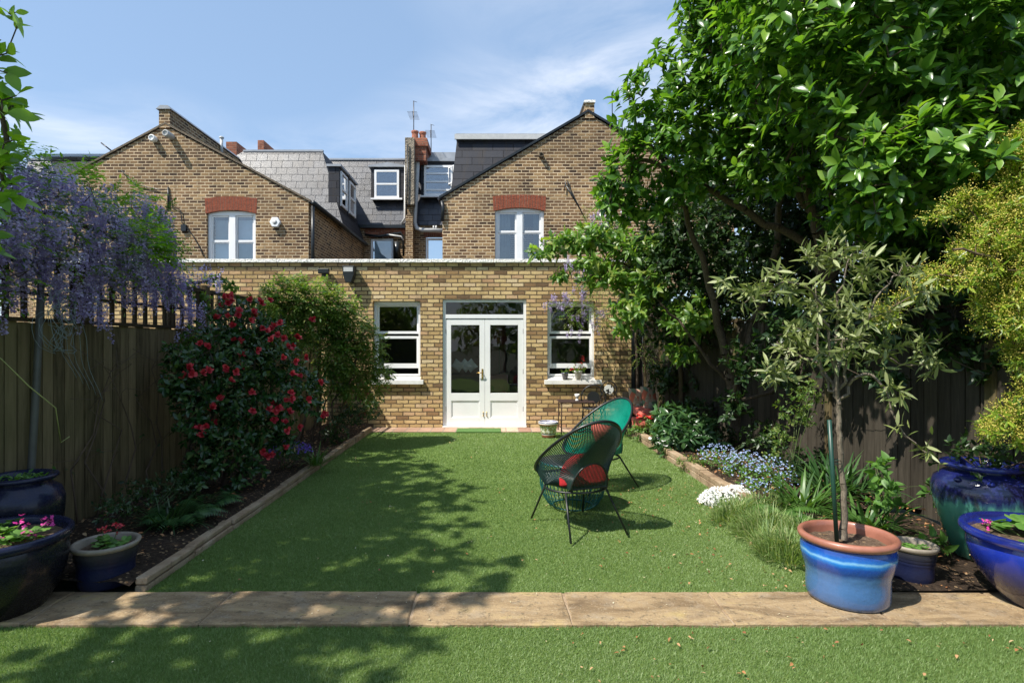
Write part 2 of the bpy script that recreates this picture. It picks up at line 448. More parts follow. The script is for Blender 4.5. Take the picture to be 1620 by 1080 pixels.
# ================================================================== materials
M={}
M['brick_new']=brick_mat('stock_brick_new',[(0,(.16,.10,.055)),(.08,(.30,.18,.085)),(.22,(.48,.32,.14)),(.5,(.62,.44,.205)),(.75,(.68,.50,.25)),(.9,(.52,.30,.16)),(1,(.72,.57,.34))],(.15,.105,.06),m=.015,bumpd=.026,wob=.011,stain=.12)
M['brick_old']=brick_mat('stock_brick_old',[(0,(.05,.028,.017)),(.2,(.12,.066,.034)),(.5,(.20,.115,.055)),(.8,(.28,.17,.08)),(1,(.38,.25,.12))],(.60,.465,.30),bw=.195,m=.018,bumpd=.01,stain=.35,wob=.005)
M['brick_side']=M['brick_old']
M['brick_pave']=brick_mat('paving_brick',[(0,(.30,.17,.12)),(.5,(.42,.27,.19)),(1,(.52,.38,.28))],(.30,.25,.2),bumpd=.006)
M['slate']=brick_mat('slate',[(0,(.026,.028,.037)),(.5,(.038,.041,.052)),(1,(.060,.064,.078))],(.02,.02,.025),bw=.33,bh=.235,m=.006,rough=.36,bumpd=.012,stain=.25,wob=.001,spec=.5)
M['slate_dark']=brick_mat('slate_dark',[(0,(.022,.023,.03)),(1,(.04,.042,.052))],(.006,.006,.008),bw=.6,bh=.225,m=.012,rough=.6,bumpd=.015,stain=.1,wob=.001,spec=.25)
M['arch']=plain('rubbed_red_brick',(.50,.125,.055),.8,var=.3,scale=14,bump=.3)
M['redbrick']=brick_mat('red_brick',[(0,(.16,.05,.03)),(.5,(.28,.09,.05)),(1,(.38,.14,.08))],(.3,.22,.16))
M['white']=plain('white_paint',(.82,.82,.82),.35,var=.035,scale=3)
M['door_white']=plain('door_paint',(.80,.80,.79),.4,var=.04,scale=3)
M['stone']=plain('coping_stone',(.86,.84,.79),.8,var=.07,scale=6,bump=.03)
M['sill']=plain('sill_paint',(.80,.78,.74),.6,var=.10,scale=9)
M['lead']=plain('lead_sheet',(.30,.32,.35),.45,var=.15,scale=4)
M['black']=plain('black_iron',(.012,.012,.013),.4,var=.2)
M['blackp']=plain('black_plastic',(.012,.015,.017),.35,var=.1)
M['pipe']=plain('grey_pipe',(.50,.50,.49),.4,var=.08)
M['render']=plain('cement_render',(.34,.29,.22),.9,var=.25,scale=3,bump=.2)
M['terra']=plain('terracotta',(.42,.15,.085),.7,var=.18,scale=9,bump=.05)
M['rust']=plain('rusty_iron',(.12,.06,.04),.8,var=.35,scale=20,bump=.2)
M['brass']=plain('brass',(.55,.36,.12),.3,metal=1,var=.1)
M['roofdark']=plain('felt_roof',(.06,.06,.06),.9)
M['tilec']=plain('old_cement_fillet',(.30,.24,.17),.9,var=.3,scale=12,bump=.3)
def glass(name,tint=(.9,.95,.95),refl=1.0):
    t=NT(name); fr=t.nd('ShaderNodeFresnel'); fr.inputs[0].default_value=1.5
    tr=t.nd('ShaderNodeBsdfTransparent'); tr.inputs[0].default_value=(*tint,1); gl=t.nd('ShaderNodeBsdfGlossy'); gl.inputs['Roughness'].default_value=.012
    n=t.noise(1.3,t.coord(),2); t.l.new(t.bump(n,.02,.25),gl.inputs['Normal'])
    m=t.nd('ShaderNodeMixShader'); t.l.new(t.math('MULTIPLY',fr.outputs[0],refl*2.0,clamp=True),m.inputs[0]); t.l.new(tr.outputs[0],m.inputs[1]); t.l.new(gl.outputs[0],m.inputs[2])
    return t.done(m.outputs[0])
M['glass']=glass('window_glass')
M['glassup']=glass('upper_window_glass',(.75,.8,.85),3.2)
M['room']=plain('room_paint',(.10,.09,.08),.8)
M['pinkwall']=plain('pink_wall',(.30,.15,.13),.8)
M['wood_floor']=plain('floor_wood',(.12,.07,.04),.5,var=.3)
M['curtain']=plain('curtain_cloth',(.22,.27,.27),.9,var=.3,scale=5)
M['blind']=plain('window_blind',(.62,.74,.80),.8,var=.05)
def wood(name,base,dark,sc_=1,grain=(14,14,1.2),rough=.85,seam=None,green=None):
    t=NT(name); c=t.coord(); v=t.mapping(c,grain); n=t.noise(2.2*sc_,v,8,.65,.6); b=t.noise(.7,c,4)
    a=t.nd('ShaderNodeAttribute',attribute_name='rnd').outputs['Fac']
    col=t.ramp(t.math('ADD',t.math('MULTIPLY',n,.75),t.math('MULTIPLY',a,.25)),[(.28,dark),(.62,base),(.8,tuple(min(1,x*1.3) for x in base))])
    if green: col=t.mix(t.mr(b,.4,.7,0,.6),col,green)
    return t.done(t.bsdf(col,rough,0,.25,t.bump(n,.004,.7)))
M['fence']=wood('fence_wood',(.22,.16,.085),(.05,.034,.016),green=(.10,.10,.038))
M['fence_r']=wood('fence_wood_shade_toned',(.060,.050,.037),(.02,.016,.011))  # wood colour darkened to stand in for tree shade on the right fence
M['trellis']=wood('trellis_wood',(.10,.07,.04),(.035,.024,.014)); M['gap_shade']=wood('gap_shade_dark',(.02,.015,.01),(.01,.008,.005))  # last one: near-black colour painting the shade between fence boards
M['bark']=wood('bark',(.20,.15,.11),(.06,.044,.032),2,(20,20,5),.9)
M['bark_grey']=wood('bark_grey',(.30,.25,.185),(.10,.08,.06),2,(26,26,8),.85)
M['twig']=plain('twig',(.10,.065,.04),.8,var=.3)
M['stemg']=plain('green_stem',(.07,.10,.03),.6)
# ground materials
def lawn_mat():
    t=NT('artificial_turf'); c=t.coord(); n=t.noise(1.2,c,4); f=t.noise(90,c,3,.7); g=t.noise(420,c,2,.7)
    col=t.ramp(t.math('ADD',t.math('MULTIPLY',n,.35),t.math('MULTIPLY',f,.65)),[(.3,(.10,.16,.035)),(.55,(.17,.25,.06)),(.75,(.25,.33,.11))])
    return t.done(t.bsdf(col,.8,0,.2,t.bump(g,.01)))
M['lawn']=lawn_mat()
def soil_mat(nm='bed_soil',g=1):
    t=NT(nm); c=t.coord(); f=t.noise(38,c,6,.7); b=t.noise(3,c,4)
    vo=t.nd('ShaderNodeTexVoronoi'); vo.inputs['Scale'].default_value=46; t.l.new(c,vo.inputs['Vector'])
    wn=t.nd('ShaderNodeSeparateColor'); t.l.new(vo.outputs['Color'],wn.inputs[0])
    col=t.ramp(f,[(.3,(.018*g,.012*g,.009*g)),(.55,(.055*g,.038*g,.026*g)),(.8,(.11*g,.08*g,.055*g))])
    chip=t.math('MULTIPLY',t.math('GREATER_THAN',wn.outputs[0],.80),t.math('LESS_THAN',vo.outputs['Distance'],.45))
    col=t.mix(chip,col,t.ramp(wn.outputs[1],[(0,(.16,.09,.045)),(1,(.34,.24,.14))]))
    return t.done(t.bsdf(col,.95,0,.15,t.bump(t.math('ADD',f,t.math('MULTIPLY',chip,.5)),.03)))
M['soil']=soil_mat(); M['soil_dry']=soil_mat('pot_soil',3)
def flag_mat():
    t=NT('york_stone'); c=t.coord(); v=t.mapping(c,(1,3.2,1),(0,0,.12)); a=t.noise(2.2,v,9,.62,.9); b=t.noise(7,c,6,.7); f=t.noise(60,c,4,.7)
    col=t.ramp(a,[(.3,(.12,.08,.045)),(.45,(.24,.165,.09)),(.58,(.35,.25,.14)),(.72,(.40,.30,.12))])
    col=t.mix(t.mr(b,.52,.66,0,.75),col,(.30,.235,.16)); col=t.mix(t.mr(t.noise(3.3,c,5,.6),.55,.7,0,.6),col,(.13,.095,.065))
    col=t.mix(t.mr(t.noise(26,c,5,.7),.55,.68,0,.8),col,(.10,.08,.05)); col=t.mix(t.mr(t.noise(75,c,3,.7),.58,.7,0,.5),col,(.5,.42,.30))
    a2=t.nd('ShaderNodeAttribute',attribute_name='rnd').outputs['Fac']
    h=t.math('ADD',t.math('MULTIPLY',a,.8),t.math('MULTIPLY',f,.25))
    return t.done(t.bsdf(col,.8,0,.25,t.bump(h,.02)))
M['flag']=flag_mat()
def edge_mat():
    t=NT('edging_concrete'); c=t.coord(); a=t.noise(4,c,6,.65); b=t.noise(30,c,5,.7)
    col=t.ramp(a,[(.3,(.20,.13,.08)),(.5,(.36,.26,.165)),(.7,(.46,.36,.25))]); col=t.mix(t.mr(b,.55,.72,0,.7),col,(.10,.07,.05))
    return t.done(t.bsdf(col,.9,0,.2,t.bump(t.math('ADD',a,b),.015)))
M['edge']=edge_mat()
M['earth']=plain('earth',(.06,.07,.035),.95,var=.3,scale=.5)

# ================================================================== setting: ground sheets
def sheet(name,x0,x1,y0,y1,z,mat):
    return tag(MB().add([(x0,y0,z),(x1,y0,z),(x1,y1,z),(x0,y1,z)],[(0,1,2,3)]).build(name,mat),kind='structure')
sheet('ground',-400,400,-300,600,-.03,M['earth'])
XL,XR=-2.19,2.30
YP0,YP1=3.12,3.52
YL1=10.05
# fences: polylines (x at a given y)
def fl(y): return float(np.interp(y,[0,4,10.6],[-3.52,-3.5,-3.22]))
def fr(y): return float(np.interp(y,[0,3,5,8,10.6],[4.0,3.95,3.85,3.45,2.70]))
tag(MB().box(-3.5,4.0,-3,YP0+.01,-.02,.0).build('lawn',M['lawn']),kind='structure')
tag(MB().box(XL,XR+.02,YP1-.01,YL1,-.02,.0).build('lawn',M['lawn']),kind='structure')
# path of stone slabs
def chipped(x0,x1,y0,y1,z0,z1,amp=.012,nx=14,ny=4):
    top=[]
    bm=[];pts=[]
    for i in range(nx): pts.append((x0+(x1-x0)*i/nx,y0))
    for i in range(ny): pts.append((x1,y0+(y1-y0)*i/ny))
    for i in range(nx): pts.append((x1-(x1-x0)*i/nx,y1))
    for i in range(ny): pts.append((x0,y1-(y1-y0)*i/ny))
    return [(a+random.uniform(-amp,amp),b+random.uniform(-amp,amp)) for a,b in pts]
mb=MB(); joints=[-3.45,-2.6,-1.62,-.475,.425,1.32,2.2,3.0,3.95]
for a,b in zip(joints,joints[1:]):
    pl=chipped(a+.006,b-.006,YP0,YP1+.01,0,.02,.006); z=.022+random.uniform(-.003,.003)
    k=len(pl); c=(sum(p[0] for p in pl)/k,sum(p[1] for p in pl)/k)
    ins=[(p[0]+(c[0]-p[0])*.015,p[1]+(c[1]-p[1])*.04) for p in pl]
    vs=[(p[0],p[1],-.015) for p in pl]+[(p[0],p[1],z-.006) for p in pl]+[(p[0],p[1],z) for p in ins]
    fs=[(i,(i+1)%k,(i+1)%k+k,i+k) for i in range(k)]+[(i+k,(i+1)%k+k,(i+1)%k+2*k,i+2*k) for i in range(k)]+[tuple(range(2*k,3*k))]
    mb.add(vs,fs)
tag(mb.build('path',M['flag']),kind='structure')
sheet('path_bed',-3.5,4.0,YP0+.004,YP1-.002,.014,M['edge'])
mb=MB().box(-2.9,2.6,YL1-.35,10.6,-.02,-.006)
tag(mb.build('patio_base',M['brick_pave']),kind='structure')
tag(MB().box(-2.3,2.55,YL1,10.58,-.006,.012).build('patio',M['brick_pave']),kind='structure')
# raised beds with uneven soil
def bed(name,x0f,x1f,y0,y1,z,nx=14,ny=70):
    vs=[];fs=[]
    from mathutils import noise
    for j in range(ny+1):
        y=y0+(y1-y0)*j/ny
        for i in range(nx+1):
            x=x0f(y)+(x1f(y)-x0f(y))*i/nx; n=noise.noise(V(x*2.3,y*2.3,3))*.035+noise.noise(V(x*9,y*9,1))*.014
            vs.append((x,y,z+n-(.03 if i in(0,nx) else 0)))
    for j in range(ny):
        for i in range(nx):
            a=j*(nx+1)+i; fs.append((a,a+1,a+nx+2,a+nx+1))
    return tag(MB().add(vs,fs,0,True).build(name,M['soil']),kind='structure')
bed('bed_soil',lambda y:fl(y),lambda y:XL-.06,3.5,10.45,.10)
bed('bed_soil',lambda y:XR+.06,lambda y:fr(y),5.1,10.5,.10)
bed('bed_soil',lambda y:XR-.02,lambda y:fr(y),3.5,5.12,.035,14,24)
sheet('alley',2.6,12,9.5,40,-.02,M['brick_pave'])
# ---- edging
def edging(name,label,x,xo,ys,zt):
    t=thing(name,label,'garden edging',(0,0,0))
    for a,b in zip(ys,ys[1:]):
        for k,(z0,z1,ox) in enumerate(((-.01,zt*.52,0),(zt*.52+.002,zt,.012*random.uniform(-1,1)))):
            dx=random.uniform(-.006,.006); m=MB(); s=1 if xo>x else -1
            xa,xb=sorted((x+dx+ox,xo+dx+ox)); pl=[(a+.006,z0),(b-.006,z0),(b-.006-random.uniform(0,.01),z1+random.uniform(-.008,.004)),(a+.006+random.uniform(0,.01),z1+random.uniform(-.008,.004))]
            m.prism(pl,'x',xa,xb); m.build('edging_block',M['edge'],t,bevel=.008)
    return t
edging('garden_edging','low edging of stacked brown blocks along shaded left flower bed',XL,XL-.075,[3.56+.60*i for i in range(12)],.085)
edging('garden_edging','low edging of stacked sandy blocks along sunny right flower bed',XR+.02,XR+.12,[5.25+.60*i for i in range(9)],.135)
# ================================================================== buildings
def wall_faces(mb,y,th,xs_top,z0,holes,mi=0,flip=False):
    """wall in the xz plane at depth y (front) .. y+th; xs_top: [(x,ztop)...]; holes: (x0,x1,z0,z1)"""
    top=lambda x: float(np.interp(x,[p[0] for p in xs_top],[p[1] for p in xs_top]))
    xs=sorted(set([p[0] for p in xs_top]+[h[0] for h in holes]+[h[1] for h in holes]))
    for a,b in zip(xs,xs[1:]):
        if b-a<1e-6: continue
        hs=sorted([h for h in holes if h[0]<=a+1e-6 and h[1]>=b-1e-6],key=lambda h:h[2]); z=z0
        for h in hs+[None]:
            if h: za,zb=h[2],h[2]
            else: za,zb=top(a+1e-6),top(b-1e-6)
            mb.add([(a,y,z),(b,y,z),(b,y,zb),(a,y,za)],[(0,1,2,3)],mi)
            if not h: mb.add([(a,y+th,z),(b,y+th,z),(b,y+th,zb),(a,y+th,za)],[(3,2,1,0)],mi)
            if h: z=h[3]
        mb.add([(a,y,top(a+1e-6)),(b,y,top(b-1e-6)),(b,y+th,top(b-1e-6)),(a,y+th,top(a+1e-6))],[(0,1,2,3)],mi)
    for h in holes:
        x0,x1,za,zb=h; rv=th
        mb.add([(x0,y,za),(x0,y+rv,za),(x0,y+rv,zb),(x0,y,zb)],[(0,1,2,3)],mi); mb.add([(x1,y,za),(x1,y+rv,za),(x1,y+rv,zb),(x1,y,zb)],[(0,1,2,3)],mi)
        mb.add([(x0,y,za),(x1,y,za),(x1,y+rv,za),(x0,y+rv,za)],[(0,1,2,3)],mi); mb.add([(x0,y,zb),(x1,y,zb),(x1,y+rv,zb),(x0,y+rv,zb)],[(0,1,2,3)],mi)
    e=[xs[0],xs[-1]]
    for x in e: mb.add([(x,y,z0),(x,y+th,z0),(x,y+th,top(x)),(x,y,top(x))],[(0,1,2,3)],mi)
    return mb
YW=10.6
k=YW/F
def wx(px): return (px-CX)*k
def wz(py): return EYE+(HY-py)*k
ext=thing('house_extension','single storey yellow brick extension with stone coping and white french doors','building',(0,0,0))
DX0,DX1,DZ0,DZ1=wx(700),wx(833),0.0,wz(473.5)
LW=(wx(590),wx(665),.90,wz(476)); RW=(wx(866),wx(941.5),.90,wz(476))
mb=MB(); wall_faces(mb,YW,.24,[(-8.6,3.07),(2.54,3.07)],-.02,[(DX0,DX1,-.02,DZ1),LW,RW])
wall=mb.build('wall',M['brick_new'],ext)
mb=MB().box(2.28,2.54,YW+.245,14,-.02,3.05); mb.build('side_wall',M['brick_new'],ext)
MB().box(-8.6,2.27,YW+.245,13.985,2.92,3.02).build('flat_roof',M['roofdark'],ext)
# soldier course over openings is plain; parapet coping in separate stones
mb=MB(); x=-8.65; L_=.575
while x<2.58:
    x2=min(x+L_,2.60); dz=random.uniform(-.002,.002)
    mb.box(x+.003,x2-.003,YW-.055,YW+.30,3.072+dz,3.135+dz); x=x2
mb.build('coping',M['stone'],ext,bevel=.006)
MB().box(2.545,2.60,YW-.01,YW+.05,-.02,3.06).build('corner_post',M['blackp'],ext)
def frame_rect(mb,x0,x1,z0,z1,y0,y1,w,wb=None,wt=None,mi=0):
    wb=w if wb is None else wb; wt=w if wt is None else wt
    mb.box(x0,x0+w,y0,y1,z0,z1,mi); mb.box(x1-w,x1,y0,y1,z0,z1,mi)
    mb.box(x0+w,x1-w,y0,y1,z0,z0+wb,mi); mb.box(x0+w,x1-w,y0,y1,z1-wt,z1,mi)
def pane(x0,x1,z0,z1,y,parent,mat=None):
    return MB().add([(x0,y,z0),(x1,y,z0),(x1,y,z1),(x0,y,z1)],[(0,1,2,3)]).build('pane',mat or M['glass'],parent)
def sash(parent,x0,x1,z0,z1,y,open_=.10,zmeet=None):
    mb=MB(); frame_rect(mb,x0,x1,z0,z1,y,y+.12,.045,.035,.06)
    f=mb.build('window',M['white'],parent,bevel=.003)
    xi0,xi1=x0+.047,x1-.047; zm=zmeet
    mb=MB(); frame_rect(mb,xi0,xi1,zm+.03,z1-.062,y+.066,y+.10,.035,.045,.03); mb.build('upper_sash',M['white'],f,bevel=.003)
    pane(xi0+.03,xi1-.03,zm+.06,z1-.09,y+.083,f)
    zb=z0+.037+open_
    mb=MB(); frame_rect(mb,xi0,xi1,zb,zm-.02,y+.022,y+.058,.035,.085,.045); mb.build('lower_sash',M['white'],f,bevel=.003)
    pane(xi0+.03,xi1-.03,zb+.08,zm-.06,y+.04,f)
    return f
for (x0,x1,z0,z1),sx0,sx1 in ((LW,wx(585),wx(670.5)),(RW,wx(861),wx(951))):
    sash(ext,x0+.004,x1-.004,.962,z1-.004,YW+.10,.11,zmeet=wz(530))
    mb=MB(); mb.add([(x0+.003,YW-.0,.905),(x1-.003,YW,.905),(x1-.003,YW+.13,.958),(x0+.003,YW+.13,.958)],[(0,1,2,3)])
    mb.box(sx0,sx1,YW-.085,YW-.003,.815,.893); mb.box(x0+.003,x1-.003,YW-.003,YW+.22,.86,.90)
    mb.build('sill',M['sill'],ext,bevel=.005)
# french doors
mb=MB(); y=YW+.035
frame_rect(mb,DX0+.004,DX1-.004,.0,DZ1-.004,y,y+.11,.052,.03,.045)
mb.box(DX0+.056,DX1-.056,y,y+.11,wz(503.5),wz(499)-.0+.02)
mb.build('door_frame',M['white'],ext,bevel=.003)
tz0=wz(503.5)+.08
pane(DX0+.05,DX1-.05,wz(499),DZ1-.05,y+.05,ext)
xm=wx(767)
for s,(a,b) in enumerate(((DX0+.058,xm-.002),(xm+.002,DX1-.058))):
    z0,z1=.035,wz(504.5); mb=MB(); st=.098; yy=y+.012
    gz0,gz1=wz(622),wz(514)
    mb.box(a,a+st,yy,yy+.045,z0,z1); mb.box(b-st,b,yy,yy+.045,z0,z1)
    mb.box(a+st,b-st,yy,yy+.045,gz1,z1); mb.box(a+st,b-st,yy,yy+.045,wz(634),gz0); mb.box(a+st,b-st,yy,yy+.045,z0,wz(661))
    d=mb.build('door',M['door_white'],ext,bevel=.003)
    pane(a+st-.004,b-st+.004,gz0-.004,gz1+.004,yy+.022,d)
    mb=MB(); mb.box(a+st-.003,b-st+.003,yy+.016,yy+.03,wz(661)-.003,wz(634)+.003); frame_rect(mb,a+st,b-st,wz(661),wz(634),yy+.006,yy+.016,.016)
    mb.build('panel',M['door_white'],d,bevel=.002)
    if s==0:
        mb=MB(); hx=b-.045; hz=wz(592); mb.box(hx-.016,hx+.016,yy-.008,yy,hz-.1,hz+.1)
        mb.tube([(hx,yy-.008,hz+.03),(hx,yy-.05,hz+.03),(hx-.03,yy-.055,hz+.03),(hx-.11,yy-.05,hz+.025)],.009,8); mb.ball((hx,yy-.01,hz-.04),.012)
        mb.build('handle',M['brass'],d)
    mb=MB(); hx=(b-.03) if s==0 else (a+.03); mb.tube([(hx,yy-.006,.22),(hx,yy-.006,.30)],.006,6); mb.ball((hx,yy-.012,.225),.012); mb.build('bolt',M['brass'],d)
    for hz in (.35,1.05,1.8):
        hx=a-.002 if s==0 else b+.002; MB().tube([(hx,yy-.004,hz-.045),(hx,yy-.004,hz+.045)],.008,6).build('hinge',M['rust'],d)
MB().box(DX0-.0,DX1+.0,YW-.035,YW+.03,.013,.032).build('threshold',M['sill'],ext,bevel=.004)
# brick lintel shadow strip above windows = recessed head board
for a,b in ((LW[0],LW[1]),(RW[0],RW[1])):
    pass
# wall lamp / hopper under the coping
t=thing('wall_hopper','black plastic rainwater hopper on brick wall under the coping','rainwater hopper',(0,0,0))
hx=wx(555); hz=wz(434); mb=MB()
mb.prism([(hx-.11,hz+.14),(hx+.11,hz+.14),(hx+.10,hz-.03),(hx+.05,hz-.17),(hx-.05,hz-.17),(hx-.10,hz-.03)],'y',YW-.19,YW-.012); mb.build('hopper_body',M['blackp'],t,bevel=.008)
MB().box(hx-.085,hx+.085,YW-.197,YW-.192,hz+.03,hz+.11).build('front_lip',M['pipe'],t)
t=thing('wall_light','small black flood light on brick wall left of the rainwater hopper','wall light',(0,0,0))
hx=wx(514); hz=wz(431); mb=MB(); mb.box(hx-.10,hx+.10,YW-.11,YW-.03,hz-.03,hz+.06); mb.build('lamp_body',M['blackp'],t,bevel=.01)
MB().box(hx-.05,hx+.05,YW-.03,YW-.002,hz-.08,hz+.03).build('bracket',M['blackp'],t)
# ---- room seen through the doors
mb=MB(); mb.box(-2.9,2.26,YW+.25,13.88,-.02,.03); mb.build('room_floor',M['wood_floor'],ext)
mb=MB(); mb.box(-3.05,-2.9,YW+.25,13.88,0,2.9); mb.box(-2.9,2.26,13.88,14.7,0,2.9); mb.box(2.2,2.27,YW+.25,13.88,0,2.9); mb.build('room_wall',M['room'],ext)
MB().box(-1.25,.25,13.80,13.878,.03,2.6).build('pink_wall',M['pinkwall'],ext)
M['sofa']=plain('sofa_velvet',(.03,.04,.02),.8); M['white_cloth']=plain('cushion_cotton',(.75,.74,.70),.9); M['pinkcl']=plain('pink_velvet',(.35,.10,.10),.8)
t=thing('sofa','dark green sofa seen through the left french door','sofa',(-.95,12.1,.03))
mb=MB().box(-.75,.75,-.4,.4,.12,.42); mb.build('seat',M['sofa'],t,bevel=.05)
mb=MB().box(-.75,.75,.22,.42,.42,.82); mb.build('backrest',M['sofa'],t,bevel=.06)
mb=MB().box(-.93,-.76,-.4,.42,.10,.62); mb.build('armrest',M['sofa'],t,bevel=.05); mb=MB().box(.76,.93,-.4,.42,.10,.62); mb.build('armrest',M['sofa'],t,bevel=.05)
for i,px in enumerate((727,739,748)):
    lb=['white cushion propped on dark sofa, leftmost seen through door glass','white cushion on dark sofa, between two other white cushions','white cushion on dark sofa, nearest the door handle'][i]
    mb=MB(); q=P(px-3,578,11.7); mb.pillow(q,.22,.22,.09,Matrix.Rotation(R(35+8*i),3,'Y')@Matrix.Rotation(.4,3,'X'),n=6)
    tag(mb.build('cushion',M['white_cloth']),lb,'cushion')
t=thing('armchair','pink upholstered armchair seen through the right french door','armchair',P(783,600,12.6)*1)
t.location.z=.03
MB().box(-.3,.3,-.3,.3,.15,.45).build('seat',M['pinkcl'],t,bevel=.05); MB().box(-.3,.3,.2,.36,.45,.85).build('backrest',M['pinkcl'],t,bevel=.06)
t=thing('floor_lamp','floor lamp with red shade seen through the right french door','lamp',(P(790,545,13).x,13,.03))
MB().lathe([(0,0),(.13,0),(.13,.02),(.02,.03)],n=16).build('base',M['black'],t); MB().tube([(0,0,.02),(0,0,1.7)],.012).build('pole',M['black'],t)
MB().lathe([(.2,1.55),(.13,1.85),(.125,1.85),(.195,1.55)],n=20).build('lamp_shade',M['pinkcl'],t)
t=thing('framed_picture','dark framed picture on room wall seen through left french door','picture',(0,0,0))
mb=MB(); q=P(718,547,13.8); frame_rect(mb,q.x-.24,q.x+.24,q.z-.3,q.z+.3,13.84,13.87,.03); mb.build('frame',M['black'],t); MB().box(q.x-.2,q.x+.2,13.85,13.872,q.z-.26,q.z+.26).build('print',M['stone'],t)

# ---- houses behind
YG=14.0; kg=YG/F
def gx(px): return (px-CX)*kg
def gz(py): return EYE+(HY-py)*kg
def gable_window(parent,px0,px1,pyt,pyb,wins,cross,mat_in):
    x0,x1=gx(px0),gx(px1); z1=gz(pyt); z0=3.25; y=YG+.07
    xm=(x0+x1)/2; mb=MB()
    mb.box(x0,x0+.075,y,y+.1,z0,z1); mb.box(x1-.075,x1,y,y+.1,z0,z1); mb.box(xm-.075,xm+.075,y-.012,y+.1,z0,z1-.105)
    # segmental head
    n=12; pts=[(x0+.075,z1-.13)]+[(x0+.075+(x1-x0-.15)*i/n,z1-.105+.0*math.sin(math.pi*i/n)) for i in range(n+1)]+[(x1-.075,z1-.13)]
    mb.box(x0+.077,x1-.077,y,y+.1,z1-.103,z1); mb.box(x0,x1,y,y+.1,z0-.08,z0-.002)
    f=mb.build('window',M['white'],parent,bevel=.004)
    for a,b in ((x0+.077,xm-.077),(xm+.077,x1-.077)):
        zc=gz(cross); mb=MB(); frame_rect(mb,a,b,zc-.03,z1-.106,y+.03,y+.07,.035,.05,.035); frame_rect(mb,a,b,z0+.002,zc-.032,y+.045,y+.085,.035,.04,.03)
        mb.build('sash',M['white'],f,bevel=.003)
        pane(a+.03,b-.03,zc,z1-.13,y+.05,f,M['glassup']); pane(a+.03,b-.03,z0+.03,zc-.05,y+.065,f,M['glassup'])
    return f
def arch(parent,x0,x1,z0,z1,y,rise=.05,n=20,name='window_arch',mat=None,proud=.004):
    """flat-ish segmental arch of upright bricks"""
    mb=MB(); xm=(x0+x1)/2; hw=(x1-x0)/2
    for i in range(n):
        a=x0+(x1-x0)*(i+.06)/n; b=x0+(x1-x0)*(i+.94)/n
        f=lambda x:rise*(1-((x-xm)/hw)**2)
        fan=.0
        mb.prism([(a,z0+f(a)),(b,z0+f(b)),(xm+(b-xm)*1.03,z1+f(b)*.6),(xm+(a-xm)*1.03,z1+f(a)*.6)],'y',y-proud-.004*random.random(),y+.11)
    mb.build(name,mat or M['arch'],parent)
    # mortar behind
    xs=[x0+(x1-x0)*i/12 for i in range(13)]; f=lambda x:rise*(1-((x-xm)/hw)**2)
    pl=[(x,z0+f(x)+.004) for x in xs]+[(xm+(x-xm)*1.02,z1+f(x)*.6-.004) for x in xs[::-1]]
    MB().prism(pl,'y',y-.002,y+.10).build('arch_mortar',M['render'],parent)
def verge(parent,pts,y0,y1,th,mat,name='verge'):
    mb=MB()
    for (xa,za),(xb,zb) in zip(pts,pts[1:]):
        mb.add([(xa,y0,za),(xb,y0,zb),(xb,y1,zb),(xa,y1,za),(xa,y0,za+th),(xb,y0,zb+th),(xb,y1,zb+th),(xa,y1,za+th)],[(0,3,2,1),(4,5,6,7),(0,1,5,4),(1,2,6,5),(2,3,7,6),(3,0,4,7)])
    return mb.build(name,mat,parent)
YB=19.9; kb=YB/F
def bx_(px): return (px-CX)*kb
def bz(py): return EYE+(HY-py)*kb
# LEFT HOUSE
hl=thing('terraced_house','brown brick gabled house rear with white twin window and slate mansard, left of chimney','house',(0,0,0))
LA=(gx(262),gz(197)); LE=(gx(488),gz(318)); LE2=(2*LA[0]-LE[0],LE[1])
gw=(gx(327),gx(404.5),3.17,gz(333))
mb=MB(); wall_faces(mb,YG,.22,[LE2,LA,LE],2.9,[gw]); mb.build('gable_wall',M['brick_old'],hl)
gable_window(hl,327.3,404.2,333.2,407,None,380,None)
arch(hl,gx(325),gx(406),gz(338),gz(314),YG,.085)
MB().box(gx(327)+.1,gx(404)-.1,YG+.26,YG+.29,3.1,gz(345)).build('window_blind',M['blind'],hl)
mb=MB().box(LE[0]-.22,LE[0]-.001,YG+.222,YB,2.9,LE[1]); mb.build('side_wall',M['brick_old'],hl)
verge(hl,[(LE[0]+.06,LE[1]-.03),(LA[0]+.25,LA[1]-.13),LA,(LE2[0],LE2[1])],YG-.035,YG+.3,.05,M['tilec'])
# roof planes
def slab(name,quad,th,mat,parent,lift=0):
    q=[Vector(p) for p in quad]; n=(q[1]-q[0]).cross(q[3]-q[0]).normalized()
    if n.z<0: n=-n
    b=[p-n*th for p in q]; k_=len(q)
    return MB().add(q+b,[tuple(range(k_)),tuple(range(2*k_-1,k_-1,-1))]+[(i,(i+1)%k_,(i+1)%k_+k_,i+k_) for i in range(k_)]).build(name,mat,parent)
slab('roof',[(LE[0]+.12,YG-.0,LE[1]-.01),(LE[0]+.12,17.07,LE[1]-.01),(LA[0],17.07,LA[1]+.04),(LA[0],YG,LA[1]+.04)],.06,M['slate'],hl)
slab('roof',[(LE2[0]-.12,YG,LE2[1]),(LA[0]-.0,YG,LA[1]+.04),(LA[0],YB,LA[1]+.04),(LE2[0]-.12,YB,LE2[1])],.06,M['slate'],hl)
# party wall parapet over ridge
mb=MB(); mb.box(gx(252.5),gx(270),YG-.03,YB+1.2,LA[1]-.10,gz(174)); mb.build('parapet',M['brick_old'],hl)
mb=MB(); mb.prism([(gx(249),gz(174)),(gx(272.5),gz(174)),(gx(268),gz(168.5)),(gx(256),gz(168))],'y',YG-.07,YB+1.2); mb.build('parapet_coping',M['lead'],hl)
